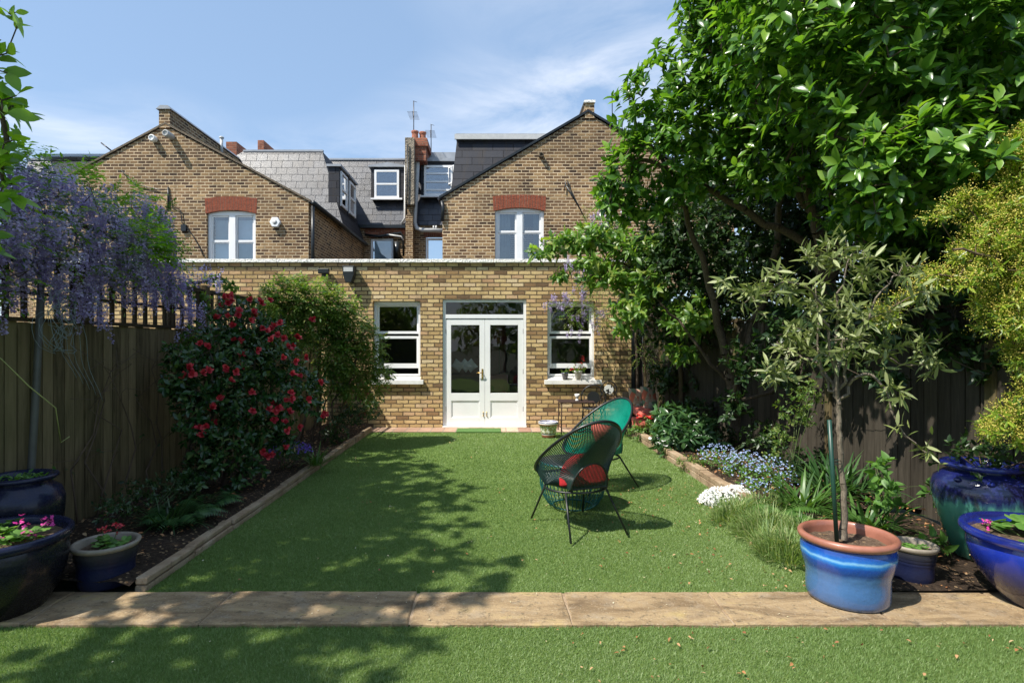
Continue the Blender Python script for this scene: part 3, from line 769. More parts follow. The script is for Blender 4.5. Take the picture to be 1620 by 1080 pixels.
# outrigger mansard
ex=LE[0]; ez=LE[1]
B0=V(ex+.05,17.07,ez); T0=V(-5.43,17.88,7.62); T1=V(-5.43,21.5,7.62); B1=V(ex+.05,21.5,ez)
BL=V(LA[0]-3.4,17.07,ez); TL=V(LA[0]-.0,17.88,7.62)
slab('mansard_front',[BL,B0,T0,V(LA[0]+.2,17.88,7.62)],.08,M['slate'],hl)
slab('mansard_side',[B0,B1,T1,T0],.08,M['slate_dark'],hl)
MB().box(LA[0]+.2,T0.x,17.88,21.5,7.50,7.60).build('mansard_flat_roof',M['lead'],hl)
MB().box(LA[0]+.2,T0.x+.03,17.85,17.95,7.60,7.66).build('ridge_trim',M['lead'],hl)
# side dormers
for i,(ya,yb) in enumerate(((17.42,18.15),(18.42,19.22))):
    xf=-4.74; z0=5.80-.0*i; z1=6.86
    d=MB().box(-5.07,xf-.0,ya-.10,yb+.10,z0-.1,z1+.10).build('dormer',M['slate_dark'],hl)
    mb=MB(); mb.box(-5.12,xf+.07,ya-.16,yb+.16,z1+.10,z1+.17); mb.build('dormer_roof',M['lead'],d)
    mb=MB(); 
    for (a,b,c,e) in ((ya,ya+.07,z0,z1),(yb-.07,yb,z0,z1),(ya+.07,yb-.07,z0,z0+.08),(ya+.07,yb-.07,z1-.07,z1),(ya+.07,yb-.07,(z0+z1)/2-.03,(z0+z1)/2+.03)): mb.box(xf+.002,xf+.05,a,b,c,e)
    mb.build('window_frame',M['white'],d)
    MB().box(xf+.001,xf+.02,ya+.06,yb-.06,z0+.06,z1-.05).build('pane',M['glassup'],d)
# back wall + mansard
pw=(bx_(586),bx_(622),3.4,bz(376)); pw2=(bx_(673),bx_(704),3.4,bz(374))
mb=MB(); wall_faces(mb,YB,.22,[(-17,5.75),(bx_(650),5.75)],2.0,[pw]); mb.build('rear_wall',M['brick_old'],hl)
MT=V(0,20.9,8.30)
slab('mansard_rear',[(-17,YB-.06,5.72),(bx_(645),YB-.06,5.72),(bx_(645)-.0,20.75,8.28),(-17,20.75,8.28)],.08,M['slate'],hl)
MB().box(-17,bx_(650),20.74,27,8.10,8.26).build('main_roof',M['lead'],hl)
MB().box(-17,bx_(645),20.70,20.80,8.27,8.33).build('roof_edge',M['lead'],hl)
MB().box(-17,bx_(642),YB-.16,YB-.03,5.60,5.71).build('gutter',M['blackp'],hl)
mb=MB(); mb.box(-16.2,-10.8,20.2,20.75,8.22,8.32); mb.build('roof_light',M['glassup'],hl)
def flat_window(parent,px0,px1,py0,py1,y,kk,bars,mat=None,open_=0,z0=None):
    X=lambda p:(p-CX)*kk; Z=lambda p:EYE+(HY-p)*kk
    x0,x1,z1=X(px0),X(px1),Z(py0); zz=Z(py1) if z0 is None else z0
    mb=MB(); frame_rect(mb,x0,x1,zz,z1,y,y+.08,.07)
    for b in bars: mb.box(x0+.07,x1-.07,y+.01,y+.07,Z(b)-.025,Z(b)+.025)
    f=mb.build('window',M['white'],parent); pane(x0+.06,x1-.06,zz+.06,z1-.06,y+.04,f,mat or M['glassup']); return f
flat_window(hl,586,621.5,377,430,YB+.08,kb,[],z0=3.6); arch(hl,bx_(584),bx_(623),bz(377)-.0,bz(366),YB,.05,14,mat=M['redbrick'])
MB().box(bx_(586)+.1,bx_(622)-.1,YB+.2,YB+.25,3.3,bz(380)).build('window_blind',M['blind'],hl)
mb=MB(); mb.box(bx_(577),bx_(641),YB-.012,YB-.001,bz(371),bz(360)); mb.build('brick_band',M['redbrick'],hl)
def dormer(parent,px0,px1,py0,py1,wx0,wx1,wy0,wy1,bars,lb=None):
    y=19.98; kk=y/F; X=lambda p:(p-CX)*kk; Z=lambda p:EYE+(HY-p)*kk
    d=MB().box(X(px0),X(px1),y,21.2,Z(py1),Z(py0)).build('dormer',M['slate_dark'],parent)
    mb=MB(); xm=(X(px0)+X(px1))/2; mb.prism([(X(px0)-.08,Z(py0)+.001),(X(px1)+.08,Z(py0)+.001),(X(px1)+.08,Z(py0)+.05),(xm,Z(py0)+.16),(X(px0)-.08,Z(py0)+.05)],'y',y-.08,21.3); mb.build('dormer_roof',M['lead'],d)
    x0,x1,z0,z1=X(wx0),X(wx1),Z(wy1),Z(wy0)
    mb=MB(); frame_rect(mb,x0,x1,z0,z1,y-.04,y-.002,.075)
    for b in bars: mb.box(x0+.075,x1-.075,y-.045,y-.004,Z(b)-.03,Z(b)+.03)
    mb.box(x0-.12,x1+.12,y-.10,y-.003,z0-.06,z0-.002)
    mb.build('window_frame',M['white'],d); MB().box(x0+.07,x1-.07,y-.02,y-.001,z0+.07,z1-.07).build('pane',M['glassup'],d)
    return d,(x0,x1,z0,z1,y)
dormer(hl,587,640,265,314,592.5,631.5,269,314,(291.5,))
# downpipes on left house
def pipe(parent,pts,r,mat,name='downpipe'): return MB().tube(pts,r,8).build(name,mat,parent)
pipe(hl,[(LE[0]+.10,YG+.02,LE[1]-.12),(LE[0]+.10,YG+.02,3.1)],.045,M['blackp'])
mb=MB(); mb.tube([(LE[0]+.13,YG-.05,LE[1]-.05),(LE[0]+.13,19.8,LE[1]-.05)],.055,8); mb.build('gutter',M['blackp'],hl)
q=lambda px,py,y:P(px,py,y)
pipe(hl,[q(641.5,262,19.85),q(640.5,345,19.8),q(635,354,19.8)],.04,M['pipe'])
pipe(hl,[q(577,371,19.8),q(600,374,19.8),q(634,368,19.8),q(638,375,19.8),q(638.5,405,19.8)],.04,M['blackp'])
pipe(hl,[q(612,371,19.75),q(634,374,19.75),q(638.5,380,19.75)],.03,M['pipe'])
pipe(hl,[q(628,383,19.6),q(628,410,19.6)],.12,M['blackp'],'flue')
# things on left gable
t=thing('alarm_box','white hexagonal alarm box on brown brick gable beside window','alarm box',(0,0,0))
c=(gx(437),gz(352.5)); mb=MB(); mb.prism([(c[0]+.135*math.cos(R(60*i)),c[1]+.135*math.sin(R(60*i))) for i in range(6)],'y',YG-.10,YG-.012); mb.build('casing',M['white'],t,bevel=.015)
M['grey_pl']=plain('grey_plastic',(.45,.45,.44),.5)
MB().lathe([(0,.0),(.055,.0),(.055,.006),(0,.006)],(0,0,0),20,rot=Matrix.Rotation(R(90),3,'X')).build('emblem',M['grey_pl'],t,loc=(c[0],YG-.101,c[1]))
for i,(px,py,lb) in enumerate(((245,221,'round white flue outlet under the left gable apex'),(272,217,'stubby grey flue outlet right of the round white one'))):
    mb=MB(); L_=.16+.14*i; mb.lathe([(0,0),(.075,0),(.08,.01),(.08,L_-.02),(.055,L_),(.05,L_-.03),(.03,L_-.02),(.0,L_-.02)],(0,0,0),20,rot=Matrix.Rotation(R(90),3,'X'))
    tag(mb.build('flue_outlet',[M['white'],M['grey_pl']][i],loc=(gx(px),YG,gz(py))),lb,'flue')
pipe(hl,[q(350.5,245,16.5),q(350.5,219,16.5)],.045,M['pipe'],'flue'); MB().ball(q(350.5,218,16.5),.07,sq=(1,1,.6)).build('flue_cap',M['pipe'],hl)
mb=MB(); a=q(382,262,19.3); mb.box(q(373,262,19.3).x,q(389,262,19.3).x,18.6,19.5,7.2,q(380,231,19.0).z); mb.build('chimney',M['redbrick'],hl)
mb=MB(); mb.box(q(424,240,23).x,q(433,240,23).x,22,26,8.2,q(424,229,22.5).z); mb.build('party_parapet',M['redbrick'],hl)
pipe(hl,[q(160,226,17),q(178,240,17)],.02,M['blackp'],'aerial_rod')
t=thing('loose_cable','black cable and bracket hanging on left gable wall beside window','cable',(0,0,0))
mb=MB(); pts=[q(p,r,YG-.03) for p,r in((192,270),(215,292),(252,300),(266,300),(270,325),(286,333),(288,352),(305,372),(318,395),(322,406))]; mb.tube(pts,.012,6); mb.build('cable',M['blackp'],t)
MB().tube([q(266,296,YG-.02),q(266,330,YG-.02)],.02,6).build('bracket',M['blackp'],t); MB().box(gx(288),gx(296),YG-.06,YG-.002,gz(366),gz(356)).build('junction_box',M['blackp'],t)

# RIGHT HOUSE
hr=thing('terraced_house','brown brick gabled house rear partly behind tree, with dark slate roof extension and chimney','house',(0,0,0))
RA=(gx(930),gz(178)); RE=(gx(698),gz(313)); RE2=(2*RA[0]-RE[0],RE[1])
rw=(gx(783),gx(861),3.17,gz(328))
mb=MB(); wall_faces(mb,YG,.22,[(gx(700),gz(313)),RA,(RE2[0],RE2[1])],2.9,[rw]); mb.build('gable_wall',M['brick_old'],hr)
gable_window(hr,783.3,860.7,328.2,407,None,365,None)
arch(hr,gx(780.5),gx(863),gz(334),gz(311),YG,.085)
mb=MB()
for (xa,xb) in ((gx(787),gx(808)),(gx(845),gx(860))):
    n=14; vs=[];fs=[]
    for i in range(n+1):
        x_=xa+(xb-xa)*i/n; yy=YG+.30+.03*math.sin(i*2.1); vs+=[(x_,yy,3.0),(x_,yy,gz(335))]
    fs=[(2*i,2*i+2,2*i+3,2*i+1) for i in range(n)]; mb.add(vs,fs,0,True)
mb.build('curtain',M['curtain'],hr)
mb=MB().box(gx(700)+.001,gx(700)+.22,YG+.222,YB,2.9,RE[1]-.05); mb.build('side_wall',M['brick_old'],hr)
verge(hr,[(RE[0]-.05,RE[1]-.03),RA,(RE2[0],RE2[1])],YG-.05,YG+.3,.06,M['blackp'])
slab('roof',[(RE[0]-.1,YG,RE[1]-.01),(RA[0],YG,RA[1]+.04),(RA[0],17,RA[1]+.04),(RE[0]-.1,17,RE[1]-.01)],.06,M['slate_dark'],hr)
slab('roof',[(RA[0],YG,RA[1]+.04),(RE2[0]+.1,YG,RE2[1]),(RE2[0]+.1,YB,RE2[1]),(RA[0],YB,RA[1]+.04)],.06,M['slate_dark'],hr)
mb=MB(); mb.box(gx(925),gx(940),YG-.03,YB+1.2,RA[1]-.15,gz(164)); mb.build('parapet',M['brick_old'],hr)
mb=MB(); mb.prism([(gx(922.5),gz(164)),(gx(941),gz(164)),(gx(941),gz(160)),(gx(924),gz(160))],'y',YG-.07,YB+1.2); mb.build('parapet_coping',M['stone'],hr)
# dark roof extension
Y2=16.4; q=lambda px,py,y:P(px,py,y)
b0=q(711,300,Y2-.3); t0=q(722,217,Y2); xr=2.2
slab('mansard_front',[(b0.x-.06,b0.y-.1,4.9),(xr,b0.y-.1,4.9),(xr,Y2+.25,t0.z),(t0.x,Y2+.25,t0.z)],.1,M['slate_dark'],hr)
slab('mansard_side',[(b0.x-.06,b0.y-.1,4.9),(t0.x,Y2+.25,t0.z),(t0.x,21,t0.z),(b0.x-.06,21,4.9)],.1,M['slate_dark'],hr)
MB().box(t0.x-.02,xr,Y2+.15,21,t0.z+.002,t0.z+.16).build('mansard_flat_roof',M['lead'],hr)
MB().box(t0.x-.06,xr,Y2+.10,Y2+.149,t0.z-.02,t0.z+.13).build('fascia',M['pipe'],hr)
# rear wall and mansard right of chimney
mb=MB(); wall_faces(mb,YB,.22,[(bx_(650)+.001,5.75),(6,5.75)],2.0,[pw2]); mb.build('rear_wall',M['brick_old'],hr)
slab('mansard_rear',[(bx_(650),YB-.06,5.72),(6,YB-.06,5.72),(6,20.75,8.3),(bx_(650),20.75,8.3)],.08,M['slate'],hr)
MB().box(bx_(650)+.001,6,20.74,27,8.10,8.26).build('main_roof',M['lead'],hr)
MB().box(bx_(662),6,20.45,20.60,8.18,8.46).build('lead_flashing',M['lead'],hr)
d,(x0,x1,z0,z1,y)=dormer(hr,666,720,256,311,671,716,262,310,(275,288,301))
mb=MB(); rot=Matrix.Rotation(R(-55),3,'Z'); [mb.cbox(V(x1-.03,y-.20,(z0+z1)/2+.15)+rot@V(*o_),s_,rot) for o_,s_ in (((-.17,0,0),(.04,.03,.6)),((.17,0,0),(.04,.03,.6)),((0,0,.28),(.3,.03,.04)),((0,0,-.28),(.3,.03,.04)))]; mb.build('open_casement',M['white'],d)
flat_window(hr,674,703,376,430,YB+.08,kb,[],z0=3.6); arch(hr,bx_(671),bx_(706),bz(376),bz(366),YB,.04,12,mat=M['redbrick'])
# chimney
mb=MB(); mb.box(bx_(645),bx_(659),19.3,19.84,bz(330),bz(232)+.1); mb.build('chimney_flank',M['render'],hr)
mb=MB(); mb.box(bx_(645),bx_(656),19.45,19.84,2.5,bz(330)-.003); mb.build('chimney_pier',M['brick_old'],hr)
ch=MB(); ch.box(bx_(647),bx_(676),19.5,20.6,bz(260),bz(238)); ch.box(bx_(646)-.03,bx_(678)+.03,19.45,20.65,bz(238)+.002,bz(231)); ch.box(bx_(646),bx_(678),19.48,20.62,bz(231)+.002,bz(225)); ch=ch.build('chimney',M['redbrick'],hr)
for px,y in ((657.5,19.75),(669,19.85)):
    z=bz(225); mb=MB(); mb.lathe([(.12,z),(.13,z+.02),(.11,z+.16),(.105,z+.24),(.125,z+.26),(.13,z+.32),(.10,z+.33),(.09,z+.25),(.09,z)],(bx_(px),y,0),16); mb.build('chimney_pot',M['terra'],ch)
M['wire']=plain('aerial_metal',(.12,.12,.13),.4,metal=.6)
def aerial(px,py0,py1,y):
    x=(px-CX)*y/F; z0=EYE+(HY-py1)*y/F; z1=EYE+(HY-py0)*y/F; mb=MB(); mb.tube([(x,y,z0),(x,y,z1)],.018,6)
    zc=z0+(z1-z0)*.62; mb.tube([(x-.05,y+.3,zc+.02),(x+.04,y-.5,zc)],.012,5)
    for i in range(7): yy=y+.25-.11*i; mb.tube([(x-.17,yy,zc+.02),(x+.17,yy,zc+.01)],.007,4)
    mb.tube([(x-.02,y-.02,z1),(x+.12,y-.02,z1-.05)],.008,4)
    mb.build('aerial',M['wire'],hr)
aerial(654.5,160,226,20.1); aerial(682,197,242,20.6)
pipe(hr,[q(661,229,19.7),q(660.5,262,19.7),q(656,352,19.65),q(659,361,19.65),q(668,364,19.65),q(700,365,19.65)],.075,M['pipe'])
pipe(hr,[q(645,228,19.25),q(644,300,19.25),q(643,340,19.25)],.025,M['blackp'],'cable')
for px in (686,690): pipe(hr,[q(px,364,19.65),q(px,357,19.65)],.03,M['pipe'],'vent_stub')
pipe(hr,[q(699,318,YG-.05),q(701,330,YG-.05),q(699.5,350,YG-.05)],.04,M['blackp'])
t=thing('flue_outlet','round flue stub high on the right gable wall','flue',(0,0,0)); mb=MB(); mb.lathe([(0,0),(.06,0),(.06,.12),(.04,.13),(.04,.1),(0,.1)],(0,0,0),16,rot=Matrix.Rotation(R(90),3,'X')); mb.build('outlet',M['tilec'],t,loc=(gx(856),YG,gz(247)))
t=thing('cable_bracket','black looped cable on right gable wall above the wisteria','cable',(0,0,0)); mb=MB(); mb.tube([q(893,302,YG-.04),q(895,287,YG-.04),q(898,285,YG-.04),q(899,292,YG-.04),q(912,320,YG-.04),q(925,345,YG-.04)],.014,6); mb.tube([q(895,293,YG-.03),q(915,325,YG-.03)],.02,6); mb.build('cable',M['blackp'],t)
# ================================================================== fences
def fence(name,label,fx,y0,y1,side,ztop,mat,post_step=1.83,trellis=0,bw=.108,z0=.02):
    t=thing(name,label,'fence',(0,0,0)); ys=y0; L=Leaves(); boxes=[]
    y=y0
    while y<y1:
        y2=y+bw*random.uniform(.95,1.03); xa=fx(y);xb=fx(y2); d=side*random.uniform(0,.006)+side*.004
        boxes.append((xa+d,xb+d+side*.004,y+.001,y2-.015,z0,ztop+random.uniform(-.012,.006),.016)); y=y2
    def boxmesh(nm,bs,mt,parent):
        Pv=[];Rr=[];F4=[];n=0
        for (xa,xb,ya,yb,za,zb,th) in bs:
            q=side*th
            v=[(xa,ya,za),(xb,yb,za),(xb,yb,zb),(xa,ya,zb),(xa-q,ya,za),(xb-q*.4,yb,za),(xb-q*.4,yb,zb),(xa-q,ya,zb)]
            Pv+=v; r=random.random(); Rr+=[r]*8
            F4+=[[n+i for i in f] for f in((0,1,2,3),(7,6,5,4),(3,2,6,7),(0,3,7,4),(1,5,6,2),(0,4,5,1))]; n+=8
        l=Leaves(); l.P=[np.array(Pv)]; l.F4=[np.array(F4)]; l.r=[np.array(Rr)]; l.n=n
        o=l.build(nm,mt,parent,smooth=False); return o
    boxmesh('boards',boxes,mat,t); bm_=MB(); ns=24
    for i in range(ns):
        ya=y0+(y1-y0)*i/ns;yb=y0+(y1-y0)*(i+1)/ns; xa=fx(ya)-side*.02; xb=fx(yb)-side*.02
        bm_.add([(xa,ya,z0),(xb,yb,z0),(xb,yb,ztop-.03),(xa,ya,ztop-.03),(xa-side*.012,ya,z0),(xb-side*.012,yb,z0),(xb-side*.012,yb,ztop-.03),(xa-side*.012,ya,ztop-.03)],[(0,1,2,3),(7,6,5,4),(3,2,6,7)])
    bm_.build('gap_shade_layer',M['gap_shade'],t)  # added dark layer that stands in for lap shading in the board gaps
    n=int((y1-y0)/post_step)+1
    for i in range(n+1):
        y=min(y0+i*post_step,y1-.1); x=fx(y)
        MB().box(x-side*.02-.05,x-side*.02+.05,y-.05,y+.05,0,ztop+(trellis+.05 if trellis else .06)).build('post',M['fence'],t,bevel=.008)
    for zr in (.35,ztop-.18):
        mb=MB(); ns=24; pts=[(fx(y0+(y1-y0)*i/ns)-side*.045,y0+(y1-y0)*i/ns,zr) for i in range(ns+1)]; mb.tube(pts,.028,4); mb.build('rail',M['fence'],t)
    ns=24
    for (o0,o1,za,zb) in ((-.03,.035,ztop+.002,ztop+.03),)+(((-.018,.025,ztop+trellis-.04,ztop+trellis),) if trellis else ()):
        mb=MB()
        for i in range(ns):
            ya=y0+(y1-y0)*i/ns;yb=y0+(y1-y0)*(i+1)/ns; xa=fx(ya);xb=fx(yb)
            mb.add([(xa+side*o0,ya,za),(xa+side*o1,ya,za),(xb+side*o1,yb,za),(xb+side*o0,yb,za),(xa+side*o0,ya,zb),(xa+side*o1,ya,zb),(xb+side*o1,yb,zb),(xb+side*o0,yb,zb)],[(0,1,2,3),(4,7,6,5),(0,4,5,1),(1,5,6,2),(2,6,7,3),(3,7,4,0)])
        mb.build('capping_rail',M['trellis'],t)
    if trellis:
        mb=MB(); y=y0
        while y<y1:
            x=fx(y); mb.box(x-.012,x+.012,y-.019,y+.019,ztop+.031,ztop+trellis-.041); y+=.152
        for zz_ in (.22,):
            pts=[(fx(y0+(y1-y0)*i/ns)-side*.018,y0+(y1-y0)*i/ns,ztop+zz_) for i in range(ns+1)]; mb.tube(pts,.014,4)
        mb.build('trellis',M['trellis'],t)
    return t
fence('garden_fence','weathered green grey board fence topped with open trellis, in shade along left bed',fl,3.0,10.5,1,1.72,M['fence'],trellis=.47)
fence('garden_fence','grey board fence, shade put into its dark colour, behind tree trunks along right flower bed',fr,2.6,10.5,-1,1.86,M['fence_r'],bw=.14)
t=thing('side_gate','grey vertical board gate closing the gap beside the right end of wall','gate',(3.5,10.75,0))
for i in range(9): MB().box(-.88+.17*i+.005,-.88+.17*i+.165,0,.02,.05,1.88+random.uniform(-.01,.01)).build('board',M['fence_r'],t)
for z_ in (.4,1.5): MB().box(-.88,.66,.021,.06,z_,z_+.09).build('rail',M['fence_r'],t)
# leaning pole by the left fence, with a tangle of wire
a=P(48,765,4.19); b=P(66,425,4.27); tag(MB().tube([a+V(0,0,-.4),a,(a+b)/2+V(.006,0,0),b],[.026,.026,.025,.024],10).build('pole',M['pipe_d'] if 'pipe_d' in M else plain('weathered_pipe',(.09,.088,.075),.5,var=.2)),'tall grey metal pole leaning against the left board fence','pole')
mb=MB()
for i in range(16):
    c0=P(random.uniform(70,110),random.uniform(450,520),4.25); pts=[]
    rr=random.uniform(.05,.13); ph=random.uniform(0,6); 
    for j in range(14): w_=ph+j*.5; pts.append(c0+V(.03*math.sin(w_*1.7),rr*math.cos(w_)*1.0+.02*j*random.uniform(0,.4),rr*math.sin(w_)*1.2-.012*j))
    mb.tube(pts,.0022,4)
for i in range(5):
    p0=P(80+8*i,500,4.3); pts=[p0+V(.02*math.sin(j),.03*j+.02*i,-.06*j*(1+.1*i)) for j in range(9)]; mb.tube(pts,.0022,4)
tag(mb.build('wire_tangle',plain('old_wire',(.20,.24,.24),.6)),'tangle of thin grey wire hanging on left fence beside the pole','wire')
tag(MB().tube([P(-30,590,3.6),P(0,560+6,3.75),P(45,610,3.85),P(88,645,4.05),P(96,700,4.1),P(110,690,4.15)],.004,5).build('cable',plain('yellow_cord',(.35,.36,.12),.6)),'thin yellow green cord sagging across the left fence','cord')

# ================================================================== leaf materials
M['lf_mag']=leaf_mat('leaf_glossy_green',[(.03,.085,.012),(.06,.15,.018),(.11,.23,.028),(.20,.33,.045)],.27,.32)
M['lf_left']=leaf_mat('leaf_spring_green',[(.10,.20,.02),(.16,.30,.03),(.24,.38,.04)],.35,.5)
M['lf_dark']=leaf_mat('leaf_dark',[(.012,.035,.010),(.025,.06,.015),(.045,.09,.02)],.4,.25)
M['lf_camel']=leaf_mat('leaf_camellia',[(.012,.04,.012),(.025,.07,.018),(.05,.11,.03),(.10,.14,.04)],.25,.2)
M['lf_nand']=leaf_mat('leaf_fine',[(.045,.10,.018),(.09,.17,.03),(.15,.24,.05),(.22,.25,.07)],.45,.35)
M['lf_wist']=leaf_mat('leaf_wisteria',[(.05,.11,.02),(.10,.19,.03),(.20,.28,.05)],.5,.45)
M['lf_cherry']=leaf_mat('leaf_light',[(.05,.12,.02),(.10,.20,.03),(.16,.28,.045),(.24,.27,.06)],.4,.4)
M['lf_olive']=leaf_mat('leaf_olive',[(.09,.13,.03),(.16,.20,.055),(.24,.28,.09),(.34,.37,.19)],.5,.25,tcol=(1.3,1.4,.8))
M['lf_yel']=leaf_mat('leaf_yellow_green',[(.09,.17,.018),(.18,.27,.025),(.30,.36,.04)],.35,.35)
M['fl_yel']=leaf_mat('buds_yellow',[(.38,.38,.05),(.58,.52,.10),(.50,.36,.08)],.6,.2,tcol=(1.2,1.2,.6))
M['fl_wist']=leaf_mat('petals_wisteria',[(.24,.18,.35),(.39,.32,.52),(.56,.50,.70),(.78,.74,.87)],.6,.3,tcol=(1.2,1.1,1.4))
M['fl_red']=leaf_mat('petals_red',[(.30,.008,.02),(.50,.02,.04),(.66,.08,.08)],.5,.3,tcol=(1.3,.7,.7))
M['fl_scar']=leaf_mat('petals_scarlet',[(.55,.01,.01),(.70,.03,.02)],.5,.3,tcol=(1.3,.7,.7))
M['fl_white']=leaf_mat('petals_white',[(.62,.62,.58),(.80,.80,.76),(.85,.85,.82)],.6,.2,tcol=(1,1,1))
M['fl_blue']=leaf_mat('petals_blue',[(.16,.24,.50),(.28,.38,.66),(.55,.62,.80)],.6,.2,tcol=(1,1,1.1))
M['fl_purple']=leaf_mat('petals_purple',[(.10,.05,.38),(.20,.10,.55)],.6,.2,tcol=(1,1,1.1))
M['fl_pink']=leaf_mat('petals_pink',[(.60,.03,.28),(.75,.08,.42)],.5,.3,tcol=(1.2,.8,1))
M['lf_ger']=leaf_mat('leaf_geranium',[(.06,.14,.025),(.10,.22,.04),(.16,.30,.06)],.5,.3)
M['lf_grass']=leaf_mat('leaf_grassy',[(.09,.16,.045),(.16,.25,.08),(.26,.35,.13),(.36,.36,.18)],.5,.3)
M['lf_strap']=leaf_mat('leaf_strap',[(.035,.09,.02),(.07,.15,.03),(.11,.21,.05)],.35,.3)
M['lf_hel']=leaf_mat('leaf_leathery',[(.02,.06,.018),(.04,.10,.03),(.08,.16,.05)],.3,.25)
M['turf']=leaf_mat('turf_blades',[(.09,.165,.035),(.155,.25,.065),(.23,.33,.12),(.35,.43,.22)],.55,.3,tcol=(1.3,1.4,.7))
M['litter']=leaf_mat('fallen_leaves',[(.20,.08,.03),(.38,.17,.06),(.48,.33,.18)],.7,.1,tcol=(1,1,1))
M['debris']=leaf_mat('fallen_petals',[(.45,.40,.22),(.6,.55,.4)],.7,.1,tcol=(1,1,1))

UP=np.array([0,0,1.])
def A(*ps): return np.array([list(p) for p in ps])
# ================================================================== trees
def limb(S,pts,r0,r1,**kw): return S.limb(pts,r0,r1,**kw)
# big glossy tree, right
t=thing('broadleaf_tree','large glossy green tree with forked trunk arching over the right flower bed','tree',(3.46,8.2,0))
def build_rel(objs,t):
    for o in objs: o.matrix_parent_inverse=Matrix.Translation(-t.location)
S=Skel()
S.limb([(3.46,8.2,-.05),(3.48,8.1,.35),(3.38,8.0,.75),(3.30,7.9,1.15)],.13,.09,sub=5)
n=len(S.p)-1
S.limb([S.p[n],(3.0,7.7,1.8),(2.75,7.4,2.5),(2.3,7.0,3.2),(1.9,6.8,3.9)],.065,.02,parent=n)
S.limb([S.p[n],(3.55,7.7,1.9),(3.62,7.3,2.8),(3.4,6.9,3.7),(3.0,6.5,4.6)],.07,.02,parent=n)
S.limb([S.p[n-3],(3.0,7.9,1.3),(2.6,7.8,1.75),(2.2,7.6,2.1)],.03,.012,parent=n-3)
S.limb([(4.1,6.9,-.05),(4.05,6.85,.8),(4.0,6.8,1.6),(3.85,6.6,2.3)],.12,.09,sub=5); n=len(S.p)-1
for pts in ([(3.5,6.3,3.0),(3.1,6.1,3.9),(2.6,6.1,4.7)],[(3.9,6.2,3.1),(4.0,5.9,4.1),(4.0,5.6,5.2)],[(4.3,6.2,3.0),(4.7,5.7,3.9),(5.0,5.3,4.8)],[(3.6,6.6,2.7),(2.9,6.6,3.1),(2.2,6.6,3.5),(1.6,6.6,3.7)],[(3.7,6.4,2.8),(3.2,6.3,3.5),(2.7,6.2,4.3)]):
    S.limb([S.p[n]]+pts,.06,.02,parent=n)
E=[(P(1022,175,6.5),.45),(P(1000,262,6.6),.40),(P(978,312,6.7),.27),(P(955,292,6.7),.20),(P(1147,35,6.2),.62),(P(1075,118,6.3),.48),(P(1100,210,6.3),.6),
 (P(1190,110,6),.75),(P(1215,-10,5.8),.9),(P(1330,60,5.4),.9),(P(1320,190,5.4),.7),(P(1430,60,5.1),.9),(P(1460,190,5.0),.75),(P(1560,40,4.8),.9),(P(1570,200,4.8),.75),(P(1660,120,4.8),.9),
 (P(1220,235,5.9),.55),(P(1090,275,6.4),.36),(P(1045,325,6.8),.25),(P(1370,310,5.3),.50),(P(1470,310,5.1),.6),(P(1560,350,5.2),.6),(P(1400,390,5.5),.35),(P(1330,370,5.6),.25),
 (P(1330,120,4.5),.62),(P(1430,70,4.3),.6),(P(1500,170,4.3),.5),(P(1280,10,4.6),.7),(P(1440,-60,4.2),.8),(P(1430,290,4.15),.36),(P(1510,240,4.0),.42),(P(1370,230,4.3),.36),(P(1590,290,4.0),.36),(P(1350,310,4.5),.22),(P(1230,90,4.9),.5),(P(1560,60,4.2),.6),(P(1060,240,6.5),.5),(P(1000,340,6.8),.18),(P(1180,270,6.2),.34),(P(1300,-120,5.6),1.2),(P(1480,-120,5.2),1.2),(P(1180,-90,6),.8),(P(1650,-60,5),1.1),(P(1500,120,6.8),1.6),(P(1300,60,7.2),1.5)]
tips,dirs=crown_pts(E,6200,.6,.4)
dirs=norm(dirs*.8+UP*.55+rdir(len(tips))*.25+np.array([-.15,-.1,0]))
S.grow(tips[::2],rt=.0035,maxr=.035)
L=Leaves(); L.whorl(tips,dirs,9,.128,spread=(.6,1.35),back=.07,ratio=.46,kind='broad',fold=.35,droop=.22)
build_rel([S.build('trunk',M['bark'],t),L.build('crown',M['lf_mag'],t)],t)
